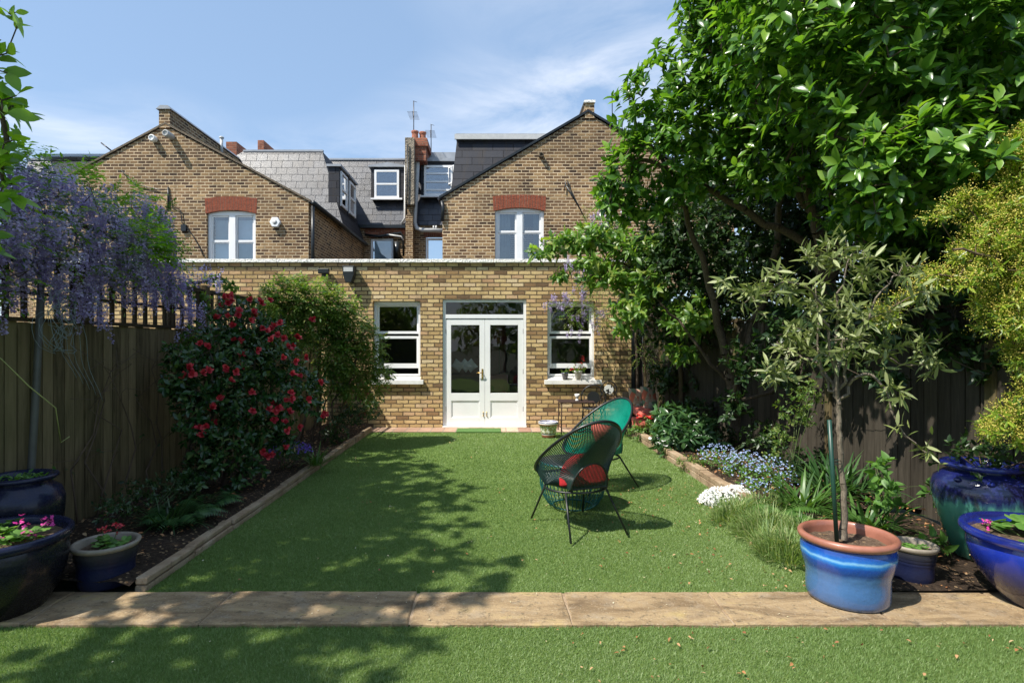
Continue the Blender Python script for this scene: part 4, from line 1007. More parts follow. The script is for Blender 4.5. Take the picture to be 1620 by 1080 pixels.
# inner small leaved tree that closes the hollow under the crown
t=thing('understorey_tree','dim small leaved tree filling the hollow under the large glossy crown','tree',(3.95,9.2,0))
S=Skel(); S.limb([(3.95,9.2,-.1),(3.7,9.1,1.2),(3.4,9.0,2.2),(3.0,8.9,3.2)],.08,.03); n=4
S.limb([(3.6,9.0,1.6),(2.6,8.8,2.3),(1.9,8.6,2.8)],.035,.012,parent=6); S.limb([(3.5,9.0,1.8),(4.4,8.6,2.8),(4.8,8.2,3.6)],.04,.012,parent=6)
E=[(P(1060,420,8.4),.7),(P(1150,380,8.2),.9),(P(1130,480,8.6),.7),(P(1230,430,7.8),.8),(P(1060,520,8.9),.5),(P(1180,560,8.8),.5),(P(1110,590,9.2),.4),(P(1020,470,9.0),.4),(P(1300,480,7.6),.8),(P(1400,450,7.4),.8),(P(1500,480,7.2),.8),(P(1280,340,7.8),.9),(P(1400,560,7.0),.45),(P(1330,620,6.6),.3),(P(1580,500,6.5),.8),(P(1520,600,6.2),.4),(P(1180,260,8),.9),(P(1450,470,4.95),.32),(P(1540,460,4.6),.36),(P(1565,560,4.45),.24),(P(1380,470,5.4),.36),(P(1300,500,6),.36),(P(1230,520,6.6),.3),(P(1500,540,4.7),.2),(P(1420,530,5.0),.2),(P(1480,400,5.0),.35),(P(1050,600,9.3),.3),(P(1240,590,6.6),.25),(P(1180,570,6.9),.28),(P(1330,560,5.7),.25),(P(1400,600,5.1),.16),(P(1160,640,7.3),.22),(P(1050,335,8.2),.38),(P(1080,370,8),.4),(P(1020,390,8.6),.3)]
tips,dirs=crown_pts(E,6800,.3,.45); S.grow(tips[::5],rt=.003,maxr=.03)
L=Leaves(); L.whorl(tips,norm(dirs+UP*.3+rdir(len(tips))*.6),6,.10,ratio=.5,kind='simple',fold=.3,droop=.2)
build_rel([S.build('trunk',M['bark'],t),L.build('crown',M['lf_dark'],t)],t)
# background trees beyond the right fence
for i,(E,lab,loc) in enumerate((
 ([(V(5.2,11.5,3.6),(1.6,1.2,2.0)),(V(4.6,11.8,5.2),(1.1,1,1.2)),(V(6.6,11,4.6),(1.8,1.3,2.2)),(V(4.4,11.0,2.2),(.9,.9,1))],'tall dark tree beyond the right fence, seen through gaps of the glossy crown',(5.4,11.5,0)),
 ([(V(6.6,7.5,3.2),(1.3,1.6,2.4)),(V(6.4,6.0,4.6),(1.3,1.6,1.8)),(V(5.6,6.8,2.2),(.8,1.3,1.2)),(V(5.3,4.6,2.6),(.7,1.0,1.0))],'dark tree beyond the right fence, nearest the yellow green shrub',(6.4,7.2,0)))):
    t=thing('background_tree',lab,'tree',loc); S=Skel(); l=V(*loc); S.limb([l,l+V(.05,0,1.5),l+V(-.1,.1,3.4)],.14,.05)
    tips,dirs=crown_pts(E,2000,.5,.4); S.grow(tips[::5],rt=.005,maxr=.05)
    L=Leaves(); L.whorl(tips,norm(dirs+UP*.3+rdir(len(tips))*.4),7,.15,ratio=.5,kind='simple',fold=.3,droop=.1)
    build_rel([S.build('trunk',M['bark'],t),L.build('crown',M['lf_dark'],t)],t)
# light green spray of branches in front of the right end of the wall
t=thing('cherry_tree','light green leafy branches reaching left in front of right gable window','tree',(3.05,9.35,0))
S=Skel(); S.limb([(3.05,9.35,-.05),(3.0,9.2,1.0),(2.8,9.0,1.9),(2.4,8.8,2.5),(1.9,8.6,2.9),(1.3,8.5,3.1)],.045,.012); 
S.limb([(2.8,9.0,1.9),(2.9,8.7,2.5),(2.6,8.4,3.0)],.03,.01,parent=8)
S.limb([(2.9,9.1,1.3),(2.5,8.8,1.8),(2.1,8.5,2.1)],.022,.01,parent=5)
E=[(P(905,385,8.5),(.5,.35,.18)),(P(862,400,8.5),(.28,.2,.10)),(P(950,375,8.5),(.5,.4,.28)),(P(1000,400,8.4),(.45,.4,.32)),(P(940,420,8.4),(.4,.35,.15)),(P(960,440,8.3),(.4,.3,.16)),(P(1020,450,8.2),(.45,.35,.25)),(P(1000,490,8.1),(.32,.3,.25)),(P(1090,500,8),(.4,.35,.3)),(P(1060,400,8.4),(.4,.4,.3)),(P(885,438,8.5),(.14,.12,.08)),(P(1080,560,8.1),(.25,.25,.14)),(P(985,520,8.2),(.15,.15,.12))]
tips,dirs=crown_pts(E,720,.3,.4); S.grow(tips[::2],rt=.003,maxr=.02)
L=Leaves(); L.whorl(tips,norm(dirs*.5+np.array([-.6,-.3,-.1])+rdir(len(tips))*.4),6,.135,spread=(.3,1.2),back=.12,ratio=.42,kind='broad',fold=.3,droop=.35)
build_rel([S.build('trunk',M['twig'],t),L.build('crown',M['lf_cherry'],t)],t)

def racemes(L,tops,length,r,npet,pl=.022,col=None):
    """hanging bunches of small petals"""
    N=len(tops); 
    tt=rng.random((N,npet))**.8; ang=rng.random((N,npet))*6.283
    rad=r[:,None]*(1-tt*.85)*(.5+.5*rng.random((N,npet)))
    sway=rng.normal(size=(N,1,2))*.12
    p=np.stack([tops[:,0:1]+rad*np.cos(ang)+sway[:,:,0]*tt*length[:,None],tops[:,1:2]+rad*np.sin(ang)+sway[:,:,1]*tt*length[:,None],tops[:,2:3]-tt*length[:,None]],2).reshape(-1,3)
    d=np.stack([np.cos(ang),np.sin(ang),-.2+0*ang],2).reshape(-1,3)+rng.normal(size=(N*npet,3))*.4
    base=rng.random(N)*.5
    rnd=np.clip(np.repeat(base,npet)+(1-tt.ravel())*.35+rng.random(N*npet)*.25,0,1)
    L.add(p,d,UP+rng.normal(size=(N*npet,3))*.5,pl*rng.uniform(.7,1.2,N*npet),ratio=.9,kind='simple',fold=.2,droop=.1,rnd=rnd)
# ---- wisteria over the left fence
t=thing('wisteria','purple wisteria in full bloom hanging over the left trellis fence','climber',(-3.5,5.0,0))
S=Skel(); S.limb([(-3.62,6.6,0),(-3.6,6.5,1.2),(-3.58,6.2,2.1),(-3.5,5.6,2.45),(-3.5,4.8,2.55),(-3.6,4.2,2.6)],.045,.015); S.limb([(-3.58,6.2,2.1),(-3.4,6.8,2.35),(-3.35,7.4,2.3)],.02,.008,parent=8)
def PW(px,py,dx=0):    # point over the fence line seen at that pixel column
    for _ in range(6):
        y= 4 if _==0 else y
        x=fl(y)+dx; y=x*F/(px-CX)
    return V(x,y,EYE+(HY-py)*y/F)
E=[(PW(15,335),.32),(PW(60,330),.30),(PW(40,400),.30),(PW(100,330),.30),(PW(140,360,.05),.30),(PW(110,410,.1),.28),(PW(175,385,.05),.30),(PW(200,420,.08),.26),(PW(240,400,.0),.26),(PW(225,370),.28),(PW(262,430,.02),.2),(PW(160,330),.2),(PW(90,300),.2),(PW(250,350),.16),(PW(0,285,-.1),.25),(PW(-60,330),.4),(PW(-60,420),.35),(PW(215,318,-.02),.10),(PW(240,325,-.02),.08),(PW(-150,360),.45)]
tips,dirs=crown_pts(E,1100,.55,.4)
S.grow(tips[::3],rt=.0028,maxr=.012)
L=Leaves(); sel=rng.random(len(tips))<.6; sel2=sel
# pinnate leaves: leaflets along a rachis
def pinnate(L,base,d,n,Lr,lf,mat_rnd=None,ratio=.4,droop=.5,kind='simple'):
    N=len(base); d=norm(d); side=norm(np.cross(d,UP+rng.normal(size=(N,3))*.05)); r0=rng.random(N)
    for k in range(n):
        f=(k+1)/n
        c=base+d*(Lr*f)[:,None] if hasattr(Lr,'__len__') else base+d*Lr*f
        c=c+np.array([0,0,-1.])*droop*(f**2)*(Lr if not hasattr(Lr,'__len__') else Lr[:,None])*.5
        for s_ in ((-1,1) if k<n-1 else (0,)):
            dd=d*.45+side*s_*.9+np.array([0,0,-.15])+rng.normal(size=(N,3))*.12
            L.add(c,dd,UP+rng.normal(size=(N,3))*.3,lf*rng.uniform(.8,1.1,N),ratio=ratio,kind=kind,fold=.25,droop=.2,rnd=np.clip(r0+rng.random(N)*.15,0,1))
pinnate(L,tips[sel],dirs[sel]+rdir(sel.sum())*.7+UP*.3,5,.18,.055)
E2=[(PW(225,385,.25),.16),(PW(250,395,.22),.14),(PW(240,372,.22),.12),(PW(220,312,0),.12),(PW(130,285,-.1),.12),(PW(30,255),.12)]
lv=L.build('leaves',M['lf_wist'],t); L=Leaves()
t2,d2=crown_pts(E2,190,.3,.5); pinnate(L,t2,d2+rdir(len(t2))*.6+UP*.4,5,.16,.065)
yl=L.build('young_leaves',M['lf_left'],t)
L=Leaves(); t1,d1=crown_pts(E,960,.72,.25); t1=t1+np.array([0,0,.05]); racemes(L,t1,rng.uniform(.14,.28,len(t1)),rng.uniform(.03,.05,len(t1)),64,.022)
hang=[]
for (px,py,n_,dx) in ((150,430,16,.12),(130,455,12,.14),(160,475,9,.15),(30,395,14,.08),(190,400,18,.12),(230,420,20,.12),(262,430,22,.1),(280,440,14,.08),(240,455,8,.12),(310,480,10,.15),(305,500,5,.18),(318,430,5,.05),(285,470,6,.1),(75,395,12,.1),(345,440,4,.1)):
    for _ in range(n_): hang.append(list(PW(px+random.gauss(0,9),py+random.gauss(0,10),dx+random.gauss(0,.04))))
hang=np.array(hang); racemes(L,hang,rng.uniform(.15,.28,len(hang)),rng.uniform(.03,.045,len(hang)),60,.021)
build_rel([S.build('stems',M['bark'],t),lv,yl,L.build('flowers',M['fl_wist'],t)],t)
# ---- wisteria on the right corner of the wall
t=thing('wisteria','small lilac wisteria trailing over the right sash window','climber',(2.62,10.4,0))
S=Skel(); S.limb([(2.62,10.45,0),(2.6,10.4,1.4),(2.5,10.3,2.2),(2.1,10.25,2.7),(1.5,10.2,2.9)],.03,.012); S.limb([(2.5,10.3,2.2),(2.3,9.8,3.2),(2.0,9.4,3.7)],.015,.007,parent=8)
E=[(P(910,440,10.1),.22),(P(925,480,10),.28),(P(955,500,9.9),.25),(P(905,500,10.1),.22),(P(885,480,10.2),.14),(P(950,450,10),.25),(P(985,470,9.9),.3),(P(1000,510,9.8),.25),(P(970,350,9.4),.22),(P(930,348,9.5),.15),(P(1020,560,9.7),.2)]
tips,dirs=crown_pts(E,420,.3,.5); S.grow(tips[::2],rt=.0025,maxr=.01)
L=Leaves(); pinnate(L,tips,dirs+rdir(len(tips))*.6,5,.14,.04)
lv=L.build('leaves',M['lf_nand'],t); L=Leaves()
hang=[]
for (px,py,n_,y) in ((910,430,9,10.1),(895,470,9,10.1),(925,470,12,10.0),(915,500,10,10.05),(880,478,8,10.2),(870,484,3,10.2),(905,525,5,10.1),(950,500,8,10),(940,520,4,10),(965,345,9,9.4),(940,342,5,9.5),(990,350,4,9.4),(895,410,3,10.2),(990,480,6,9.9),(862,380,3,9.6)):
    for _ in range(n_): hang.append(list(P(px+random.gauss(0,7),py-6+random.gauss(0,7),y+random.gauss(0,.06))))
hang=np.array(hang); racemes(L,hang,rng.uniform(.10,.2,len(hang)),rng.uniform(.02,.04,len(hang)),36,.024)
build_rel([S.build('stems',M['bark'],t),lv,L.build('flowers',M['fl_wist'],t)],t)
# ---- overhanging tree at left edge of frame (its crown shades the lawn)
t=thing('magnolia_tree','bright green large leaved tree whose branch tips hang in from the left edge','tree',(-6.2,3.6,0))
S=Skel(); S.limb([(-6.2,3.6,0),(-6.1,3.6,1.5),(-5.9,3.5,3.0),(-5.5,3.3,4.4)],.17,.08)
for pts in ([(-5.0,3.0,4.8),(-4.2,2.8,5.3),(-3.4,2.6,5.6)],[(-5.3,4.0,5.2),(-5.0,5.0,5.8)],[(-4.8,3.2,4.1),(-4.0,3.2,3.8),(-3.35,3.25,3.3),(-3.0,3.25,2.9)],[(-5.0,2.4,5.0),(-4.2,1.4,5.4)]): S.limb([S.p[12]]+pts,.06,.02,parent=12)
E=[(V(-4.5,2.9,5.6),(1.0,.9,.7)),(V(-4.0,1.7,5.3),(.9,.7,.6)),(V(-5.2,4.2,6.0),(1.1,1.0,.8)),(V(-5.4,5.4,5.9),(.9,.9,.7)),(V(-5.6,2.6,5.8),(1,.9,.8)),(V(-4.3,2.0,4.6),(.8,.7,.6)),(V(-4.4,.9,5.3),(.9,.8,.6)),(V(-5.0,.2,5.2),(.9,.9,.6)),(V(-5.9,6.6,5.9),(.9,.9,.8)),(V(-4.1,3.3,4.0),(.5,.7,.6)),(V(-4.95,4.7,4.3),(.6,1,.6)),(V(-4.2,3.5,5.6),(.7,.6,.5)),(V(-5.0,3.4,5.0),(.9,.9,.6)),(V(-5.4,4.6,5.2),(.9,.9,.6)),(V(-6.0,3.8,4.6),(1,1.2,.7)),(V(-4.5,3.9,4.9),(.5,.5,.5))]
tips,dirs=crown_pts(E,TREE_N,.4,.45)
ok=(tips[:,0]/tips[:,1]*F+CX<-25)|((EYE+0)>1e9)
oky=HY-(tips[:,2]-EYE)/np.maximum(tips[:,1],.3)*F
ok=(tips[:,0]/np.maximum(tips[:,1],.3)*F+CX<-40)|(oky<-60)
tips=tips[ok];dirs=dirs[ok]
low=[]
for (px,py,y,n_) in ((-25,330,3.2,14),(10,300,3.2,8),(-10,260,3.2,9),(12,225,3.15,6),(5,180,3.1,6),(20,165,3.1,4),(-20,120,3.1,6),(5,95,3.1,3),(-10,60,3.1,3),(25,18,3.1,3),(-20,390,3.2,8),(-60,250,3.3,16),(-60,350,3.3,16),(-60,120,3.3,12)):
    for _ in range(n_): low.append(list(P(px+random.gauss(0,9),py+random.gauss(0,12),y+random.gauss(0,.07))))
low=np.array(low); S.grow(np.concatenate([low,tips[::2]]),rt=.0035,maxr=.03)
L=Leaves(); L.whorl(tips,norm(dirs+UP*.3+rdir(len(tips))*.3),7,.17,spread=(.5,1.3),ratio=.5,kind='broad',fold=.2,droop=.2)
L.whorl(low,norm(np.array([.7,-.05,.15])+rdir(len(low))*.5),3,.115,spread=(.3,1.1),ratio=.52,kind='broad',fold=.2,droop=.2)
build_rel([S.build('trunk',M['bark'],t),L.build('crown',M['lf_left'],t)],t)
# ---- camellia
def flowers(L,pts,dirs,r,npet=8,layers=2,kind='oval',ratio=.8):
    pts=np.asarray(pts)
    for l in range(layers):
        L.whorl(pts,dirs,npet-2*l,r*(1-.25*l),spread=(1.1-.45*l,1.45-.4*l),back=.0,ratio=ratio,kind=kind,fold=-.2,droop=-.15)
t=thing('camellia','camellia bush covered in red flowers against the left fence','shrub',(-2.85,5.9,0))
S=Skel()
for i in range(5): S.limb([(-2.85+.1*i-.2,5.9+random.uniform(-.3,.3),.05),(-2.9+.1*i,5.8+.2*i-.3,.8),(-2.85+.1*i,5.7+.25*i-.4,1.4)],.022,.01)
E=[(P(375,505,6.1),.30),(P(415,520,6.3),.25),(P(340,545,5.8),.30),(P(320,590,5.6),.30),(P(380,570,5.9),.33),(P(430,560,6.3),.28),(P(360,630,5.7),.30),(P(420,625,6.0),.28),(P(475,625,6.2),.24),(P(495,605,6.3),.13),(P(460,590,6.3),.2),(P(290,560,5.4),.2),(P(275,600,5.3),.18),(P(505,655,6.2),.08),(P(320,665,5.5),.27),(P(385,680,5.7),.27),(P(300,630,5.4),.22),(P(440,670,6.0),.22),(P(340,720,5.5),.26),(P(400,730,5.7),.2),(P(375,765,5.6),.16),(P(310,750,5.3),.2),(P(450,700,6.0),.14)]
tips,dirs=crown_pts(E,1500,.55,.35); S.grow(tips[::2],rt=.0022,maxr=.012)
L=Leaves(); L.whorl(tips,norm(dirs+UP*.2+rdir(len(tips))*.5),6,.072,spread=(.5,1.4),back=.06,ratio=.5,kind='broad',fold=.3,droop=.2)
lv=L.build('leaves',M['lf_camel'],t)
fp=[];
for (px,py,n_,sx,sy,y) in ((365,480,7,10,8,5.95),(350,500,3,8,5,5.9),(405,480,5,8,7,6.05),(430,515,5,14,7,6.15),(445,530,6,14,9,6.15),(320,548,2,6,5,5.6),(365,583,3,7,6,5.6),(300,590,4,9,8,5.35),(415,570,4,20,14,5.95),(330,600,3,15,9,5.4),(452,630,3,4,3,5.9),(510,658,2,2,3,6.1),(495,605,3,10,7,6.1),(470,650,7,22,12,6.0),(400,640,6,25,12,5.7),(380,540,6,20,14,5.85),(440,700,4,9,12,5.8),(345,660,4,20,12,5.4)):
    for _ in range(int(n_*1.3)): fp.append(list(P(px+random.gauss(0,sx*1.7),py+random.gauss(0,sy*1.5),y-.12+random.gauss(0,.05))))
fp=np.array(fp); fd=norm(np.array([.55,-.75,.35])+rdir(len(fp))*.35)
L=Leaves(); flowers(L,fp,fd,.042,9,3)
build_rel([S.build('stems',M['bark'],t),lv,L.build('flowers',M['fl_red'],t)],t)
# ---- feathery shrub by the window
t=thing('nandina','feathery yellow green shrub leaning over the left sash window sill','shrub',(-2.75,8.7,0))
S=Skel()
for i in range(6): S.limb([(-2.8+.1*i-.2,8.6+random.uniform(-.3,.3),.05),(-2.8+.12*i,8.5,.9),(-2.7+.15*i,8.4,1.7)],.016,.008)
E=[(P(455,470,7.8),.30),(P(490,480,8.0),.38),(P(530,490,8.3),.33),(P(470,520,8.0),.3),(P(550,520,8.5),.35),(P(585,545,8.7),.25),(P(530,550,8.4),.36),(P(570,580,8.7),.30),(P(600,590,8.8),.16),(P(520,600,8.5),.24),(P(590,615,8.8),.12),(P(430,480,7.7),.2),(P(555,612,8.6),.16)]
tips,dirs=crown_pts(E,3400,.35,.5); S.grow(tips[::4],rt=.002,maxr=.008)
L=Leaves(); pinnate(L,tips,dirs+rdir(len(tips))*.8+UP*.1,4,.12,.062,ratio=.44,droop=.6)
lv=L.build('leaves',M['lf_nand'],t)
build_rel([S.build('stems',M['twig'],t),lv],t)
# ---- yellow green shrub, right edge
t=thing('pittosporum','tall yellow green shrub with clusters of buds at the right edge','shrub',(3.85,3.8,0))
S=Skel(); S.limb([(3.85,3.8,0),(3.75,3.8,.9),(3.65,3.8,1.8),(3.6,3.7,2.6)],.05,.02); S.limb([(3.65,3.8,1.8),(3.3,3.7,2.1),(2.9,3.6,2.15)],.018,.006,parent=8)
E=[(P(1650,270,3.8),.36),(P(1625,350,3.75),.30),(P(1600,400,3.7),.26),(P(1640,450,3.7),.30),(P(1570,340,3.75),.16),(P(1545,400,3.7),.16),(P(1600,490,3.7),.22),(P(1645,560,3.7),.22),(P(1615,240,3.9),.18),(P(1530,310,3.75),.07),(P(1505,325,3.75),.06),(P(1480,345,3.7),.05),(P(1600,670,3.7),.16),(P(1560,680,3.7),.08),(P(1640,620,3.7),.14),(P(1530,440,3.65),.1),(P(1400,500,3.9),.10),(P(1440,470,3.9),.10),(P(1475,440,3.8),.10)]
tips,dirs=crown_pts(E,1900,.4,.45); S.grow(tips[::3],rt=.002,maxr=.01)
L=Leaves(); L.whorl(tips,norm(dirs+np.array([-.5,-.2,0])+rdir(len(tips))*.3),7,.065,spread=(.4,1.3),back=.04,ratio=.2,kind='narrow',fold=.2,droop=.1)
lv=L.build('leaves',M['lf_yel'],t)
L=Leaves(); sel=tips[(rng.random(len(tips))<.85)]; k_=len(sel); b=np.repeat(sel,34,0)+rng.normal(size=(k_*34,3))*.026; b=b+np.repeat(norm(rdir(k_)+np.array([-.6,-.5,.6])),34,0)*.035
L.add(b,rdir(len(b)),rdir(len(b)),.0095,ratio=.9,kind='simple',fold=.3); 
build_rel([S.build('stems',M['twig'],t),lv,L.build('flowers',M['fl_yel'],t)],t)
# ================================================================== turf
def turf(name,x0,x1,bands,lab):
    L=Leaves()
    for (y0,y1,dens,h,wd) in bands:
        n=int((x1-x0)*(y1-y0)*dens); p=np.stack([rng.uniform(x0,x1,n),rng.uniform(y0,y1,n),np.zeros(n)],1)
        lean=rng.normal(size=(n,2))*.45+np.array([.12,-.2]); d=np.stack([lean[:,0],lean[:,1],np.ones(n)],1); d=norm(d)
        hh=h*rng.uniform(.6,1.25,n); az=rng.random(n)*np.pi; s=np.stack([np.cos(az),np.sin(az),0*az],1)*wd/2
        X=np.stack([p-s,p+s,p+d*hh[:,None]],1); L.P.append(X.reshape(-1,3)); L.F3.append(L.n+np.arange(n)[:,None]*3+np.array([0,1,2])[None]); 
        patch=.5+.5*np.sin(p[:,0]*.9+1.7*np.sin(p[:,1]*.8))*.6+.2*np.sin(p[:,0]*2.1+np.sin(p[:,1]*3.3)*1.3)*np.sin(p[:,1]*2.7+1.3*np.sin(p[:,0]*1.9))
        L.r.append(np.repeat(np.clip(rng.random(n)*.75+patch*.34-.06,0,1),3)); L.n+=n*3
    return tag(L.build(name,M['turf'],None,False),lab,'grass',kind='stuff')
turf('grass',-3.4,3.9,[(2.3,YP0+.015,34000,.017,.0034)],'short green turf in front of the stone path')
turf('grass',XL+.005,XR+.015,[(YP1-.005,4.6,20000,.017,.004),(4.6,6.4,11000,.017,.0055),(6.4,10.04,6000,.017,.008)],'short green turf between the two flower beds')
# fallen leaves and petals
def scatter(name,mat,n,f,lab,size=(.012,.03),cat='leaf litter'):
    L=Leaves(); p=np.array([f() for _ in range(n)]); d=rdir(n)*np.array([1,1,.25]); L.add(p,d,UP+rng.normal(size=(n,3))*.35,rng.uniform(*size,n),ratio=.5,kind='narrow',fold=.4,droop=.2); return tag(L.build(name,mat),lab,cat,kind='stuff')
def lit():
    r=random.random()
    if r<.55: return (min(2.28,2.25-abs(random.gauss(0,.75))),random.uniform(3.55,6.2),.026)
    if r<.75: return (random.uniform(.3,3.6),random.uniform(2.5,3.08),.026)
    if r<.85: return (random.uniform(2.2,3.3),random.uniform(3.5,3.9),.05)
    return (random.uniform(-2.1,2.2),random.uniform(3.6,9.8),.026)
scatter('fallen_leaves',M['litter'],520,lit,'small brown fallen leaves dotted over the lawn')
scatter('fallen_petals',M['debris'],220,lambda:(random.uniform(-2.1,2.25),random.uniform(2.5,9.9) if random.random()<.9 else random.uniform(3.2,3.5),.028),'tiny pale fallen petals dotted over the lawn',(.008,.016))
def bedlit():
    y=random.uniform(3.6,10.2); 
    return (random.uniform(XR+.1,fr(y)-.1),y,.13) if random.random()<.7 else (random.uniform(fl(y)+.1,XL-.1),y,.13)
scatter('bark_litter',M['litter'],1400,bedlit,'brown twigs and dry leaves on the flower bed soil',(.02,.05))

# ================================================================== pots
def glaze(name,stops,noise_amt=.06,z0=0,z1=.4,rough=.12,sc_=5,drip=0,coat=.6,spec=.5):
    t=NT(name); c=t.coord(); s=t.nd('ShaderNodeSeparateXYZ'); t.l.new(c,s.inputs[0])
    n=t.noise(sc_,t.mapping(c,(1,1,.25 if drip else .6)),5,.6); zz=t.mr(s.outputs[2],z0,z1,0,1)
    f=t.math('ADD',zz,t.math('MULTIPLY',t.math('SUBTRACT',n,.5),noise_amt*2))
    col=t.ramp(f,stops); sp=t.noise(70,c,3,.7); col=t.mix(t.mr(sp,.55,.8,0,.35),col,(.02,.03,.08))
    return t.done(t.bsdf(col,t.mr(sp,.3,.8,rough,rough+.2),0,spec,t.bump(t.noise(9,c,3),.006),coat))
M['gl_blue']=glaze('blue_glaze',[(.0,(.055,.11,.24)),(.28,(.06,.15,.34)),(.52,(.07,.17,.38)),(.60,(.018,.06,.24)),(.70,(.012,.07,.36)),(.76,(.02,.20,.62)),(.795,(.22,.48,.72)),(.83,(.015,.14,.52)),(.90,(.012,.06,.30)),(1,(.012,.03,.15))],.045,0,.36,.16,9)
M['gl_deep']=glaze('deep_blue_glaze',[(0,(.012,.012,.035)),(.2,(.02,.02,.06)),(.42,(.012,.022,.14)),(.7,(.012,.03,.30)),(.92,(.015,.035,.34)),(1,(.008,.012,.10))],.12,0,.42,.14,3)
M['gl_dark']=glaze('dark_glaze',[(0,(.012,.010,.009)),(.5,(.009,.009,.011)),(.85,(.008,.009,.018)),(1,(.012,.014,.04))],.15,0,.45,.2,3,coat=.15,spec=.3)
M['gl_jar']=glaze('blue_green_glaze',[(0,(.03,.10,.07)),(.3,(.05,.20,.14)),(.62,(.09,.30,.22)),(.67,(.03,.08,.12)),(.72,(.010,.012,.06)),(1,(.010,.014,.09))],.22,0,.64,.12,9,drip=1)
M['gl_stone']=glaze('grey_glaze',[(0,(.010,.012,.03)),(.55,(.010,.014,.045)),(.75,(.02,.022,.035)),(1,(.05,.045,.04))],.1,0,.24,.25,6,coat=0,spec=.2)
M['rimstone']=plain('pot_rim_stoneware',(.26,.22,.17),.5,var=.25,scale=12)
M['rimterra']=plain('pot_rim_terracotta',(.30,.12,.08),.35,var=.2,scale=10,coat=.3)
def pot(name,label,loc,prof,rimprof,soilz,soilr,bodymat,rimmat,tilt=0,n=72):
    t=thing(name,label,'plant pot',loc)
    MB().lathe(prof,n=n,wob=.004).build('body',bodymat,t)
    MB().lathe(rimprof,n=n,wob=.004).build('rim',rimmat,t)
    vs=[(0,0,soilz+.012)];fs=[];m=26
    for k_ in range(1,6):
        for j in range(m): w_=j*2*math.pi/m; r=soilr*k_/5; vs.append((r*math.cos(w_),r*math.sin(w_),soilz+random.uniform(-.008,.008)))
    fs=[(0,1+j,1+(j+1)%m) for j in range(m)]+[(1+(k_-1)*m+j,1+k_*m+j,1+k_*m+(j+1)%m,1+(k_-1)*m+(j+1)%m) for k_ in range(1,5) for j in range(m)]
    MB().add(vs,fs,0,True).build('soil',M['soil_dry'],t); return t
# blue olive pot
PB=V(2.13,3.44,.024)
pot('glazed_pot','bright blue glazed pot with terracotta rim, planted with the olive tree',PB,
 [(0,.0),(.20,.0),(.215,.006),(.222,.03),(.224,.08),(.222,.13),(.226,.17),(.240,.215),(.251,.26),(.254,.30),(.249,.335),(.24,.348)],
 [(.24,.345),(.258,.350),(.268,.364),(.268,.380),(.258,.392),(.244,.394),(.234,.386),(.230,.36),(.226,.28)],.325,.228,M['gl_blue'],M['rimterra'])
# big deep blue pot right
PD=V(3.25,3.36,.024)
pt=pot('glazed_pot','wide cobalt blue glazed pot at the right edge, planted with geraniums',PD,
 [(0,0),(.19,0),(.205,.008),(.215,.03),(.25,.07),(.31,.15),(.35,.235),(.368,.31),(.365,.355),(.36,.37)],
 [(.36,.368),(.385,.375),(.402,.395),(.402,.42),(.39,.432),(.372,.43),(.358,.415),(.352,.38),(.345,.30)],.37,.35,M['gl_deep'],M['gl_deep'])
M['label']=plain('paper_label',(.20,.22,.16),.6,var=.1)
th=math.atan2(-.93,-.36); r_=.262; cpt=V(r_*math.cos(th),r_*math.sin(th),.085); nv=V(math.cos(th),math.sin(th),-.55).normalized(); tx=V(-math.sin(th),math.cos(th),0); ty=nv.cross(tx)
mb=MB(); 
for (h0,h1,w0) in ((.0,.028,.034),(-.016,-.008,.032)): mb.add([cpt+nv*.01-tx*w0+ty*h0,cpt+nv*.01+tx*w0+ty*h0,cpt+nv*.01+tx*w0+ty*h1,cpt+nv*.01-tx*w0+ty*h1],[(0,1,2,3)])
lb=mb.build('paper_label',M['label'],pt)
# small ringed pot behind the olive pot
def ringed(r,h,rings=4):
    p=[(0,0),(r*.78,0),(r*.82,.01)]; 
    for i in range(20):
        f=i/19; z=.015+(h-.05)*f; rr=r*(.83+.10*f+.02*math.sin(f*9)); 
        if f>.62: rr+=.0045*math.sin((f-.62)*rings*2*math.pi/.38)
        p.append((rr,z))
    return p
def rimp(r,h): return [(r*.93,h-.036),(r*.99,h-.032),(r*1.04,h-.018),(r*1.05,h-.006),(r*1.0,h),(r*.93,h-.001),(r*.88,h-.01),(r*.86,h-.08)]
pot('stoneware_pot','small dark ringed pot with pale rim, just behind the blue olive pot',V(2.70,3.68,.02),ringed(.135,.25),rimp(.135,.25),.21,.118,M['gl_stone'],M['rimstone'])
pot('stoneware_pot','ringed dark pot with tan rim and red geranium at the left bed corner',V(-2.50,3.66,.02),ringed(.185,.27),rimp(.185,.27),.225,.16,M['gl_stone'],M['rimstone'])
# large dark pot left
pot('glazed_pot','very large near black pot with pink geraniums at the left edge',V(-2.90,3.30,.0),
 [(0,0),(.22,0),(.235,.01),(.25,.04),(.30,.12),(.338,.22),(.352,.31),(.348,.39),(.345,.40)],
 [(.345,.398),(.362,.405),(.375,.425),(.373,.45),(.36,.46),(.345,.458),(.335,.44),(.33,.35)],.40,.33,M['gl_dark'],M['gl_dark'])
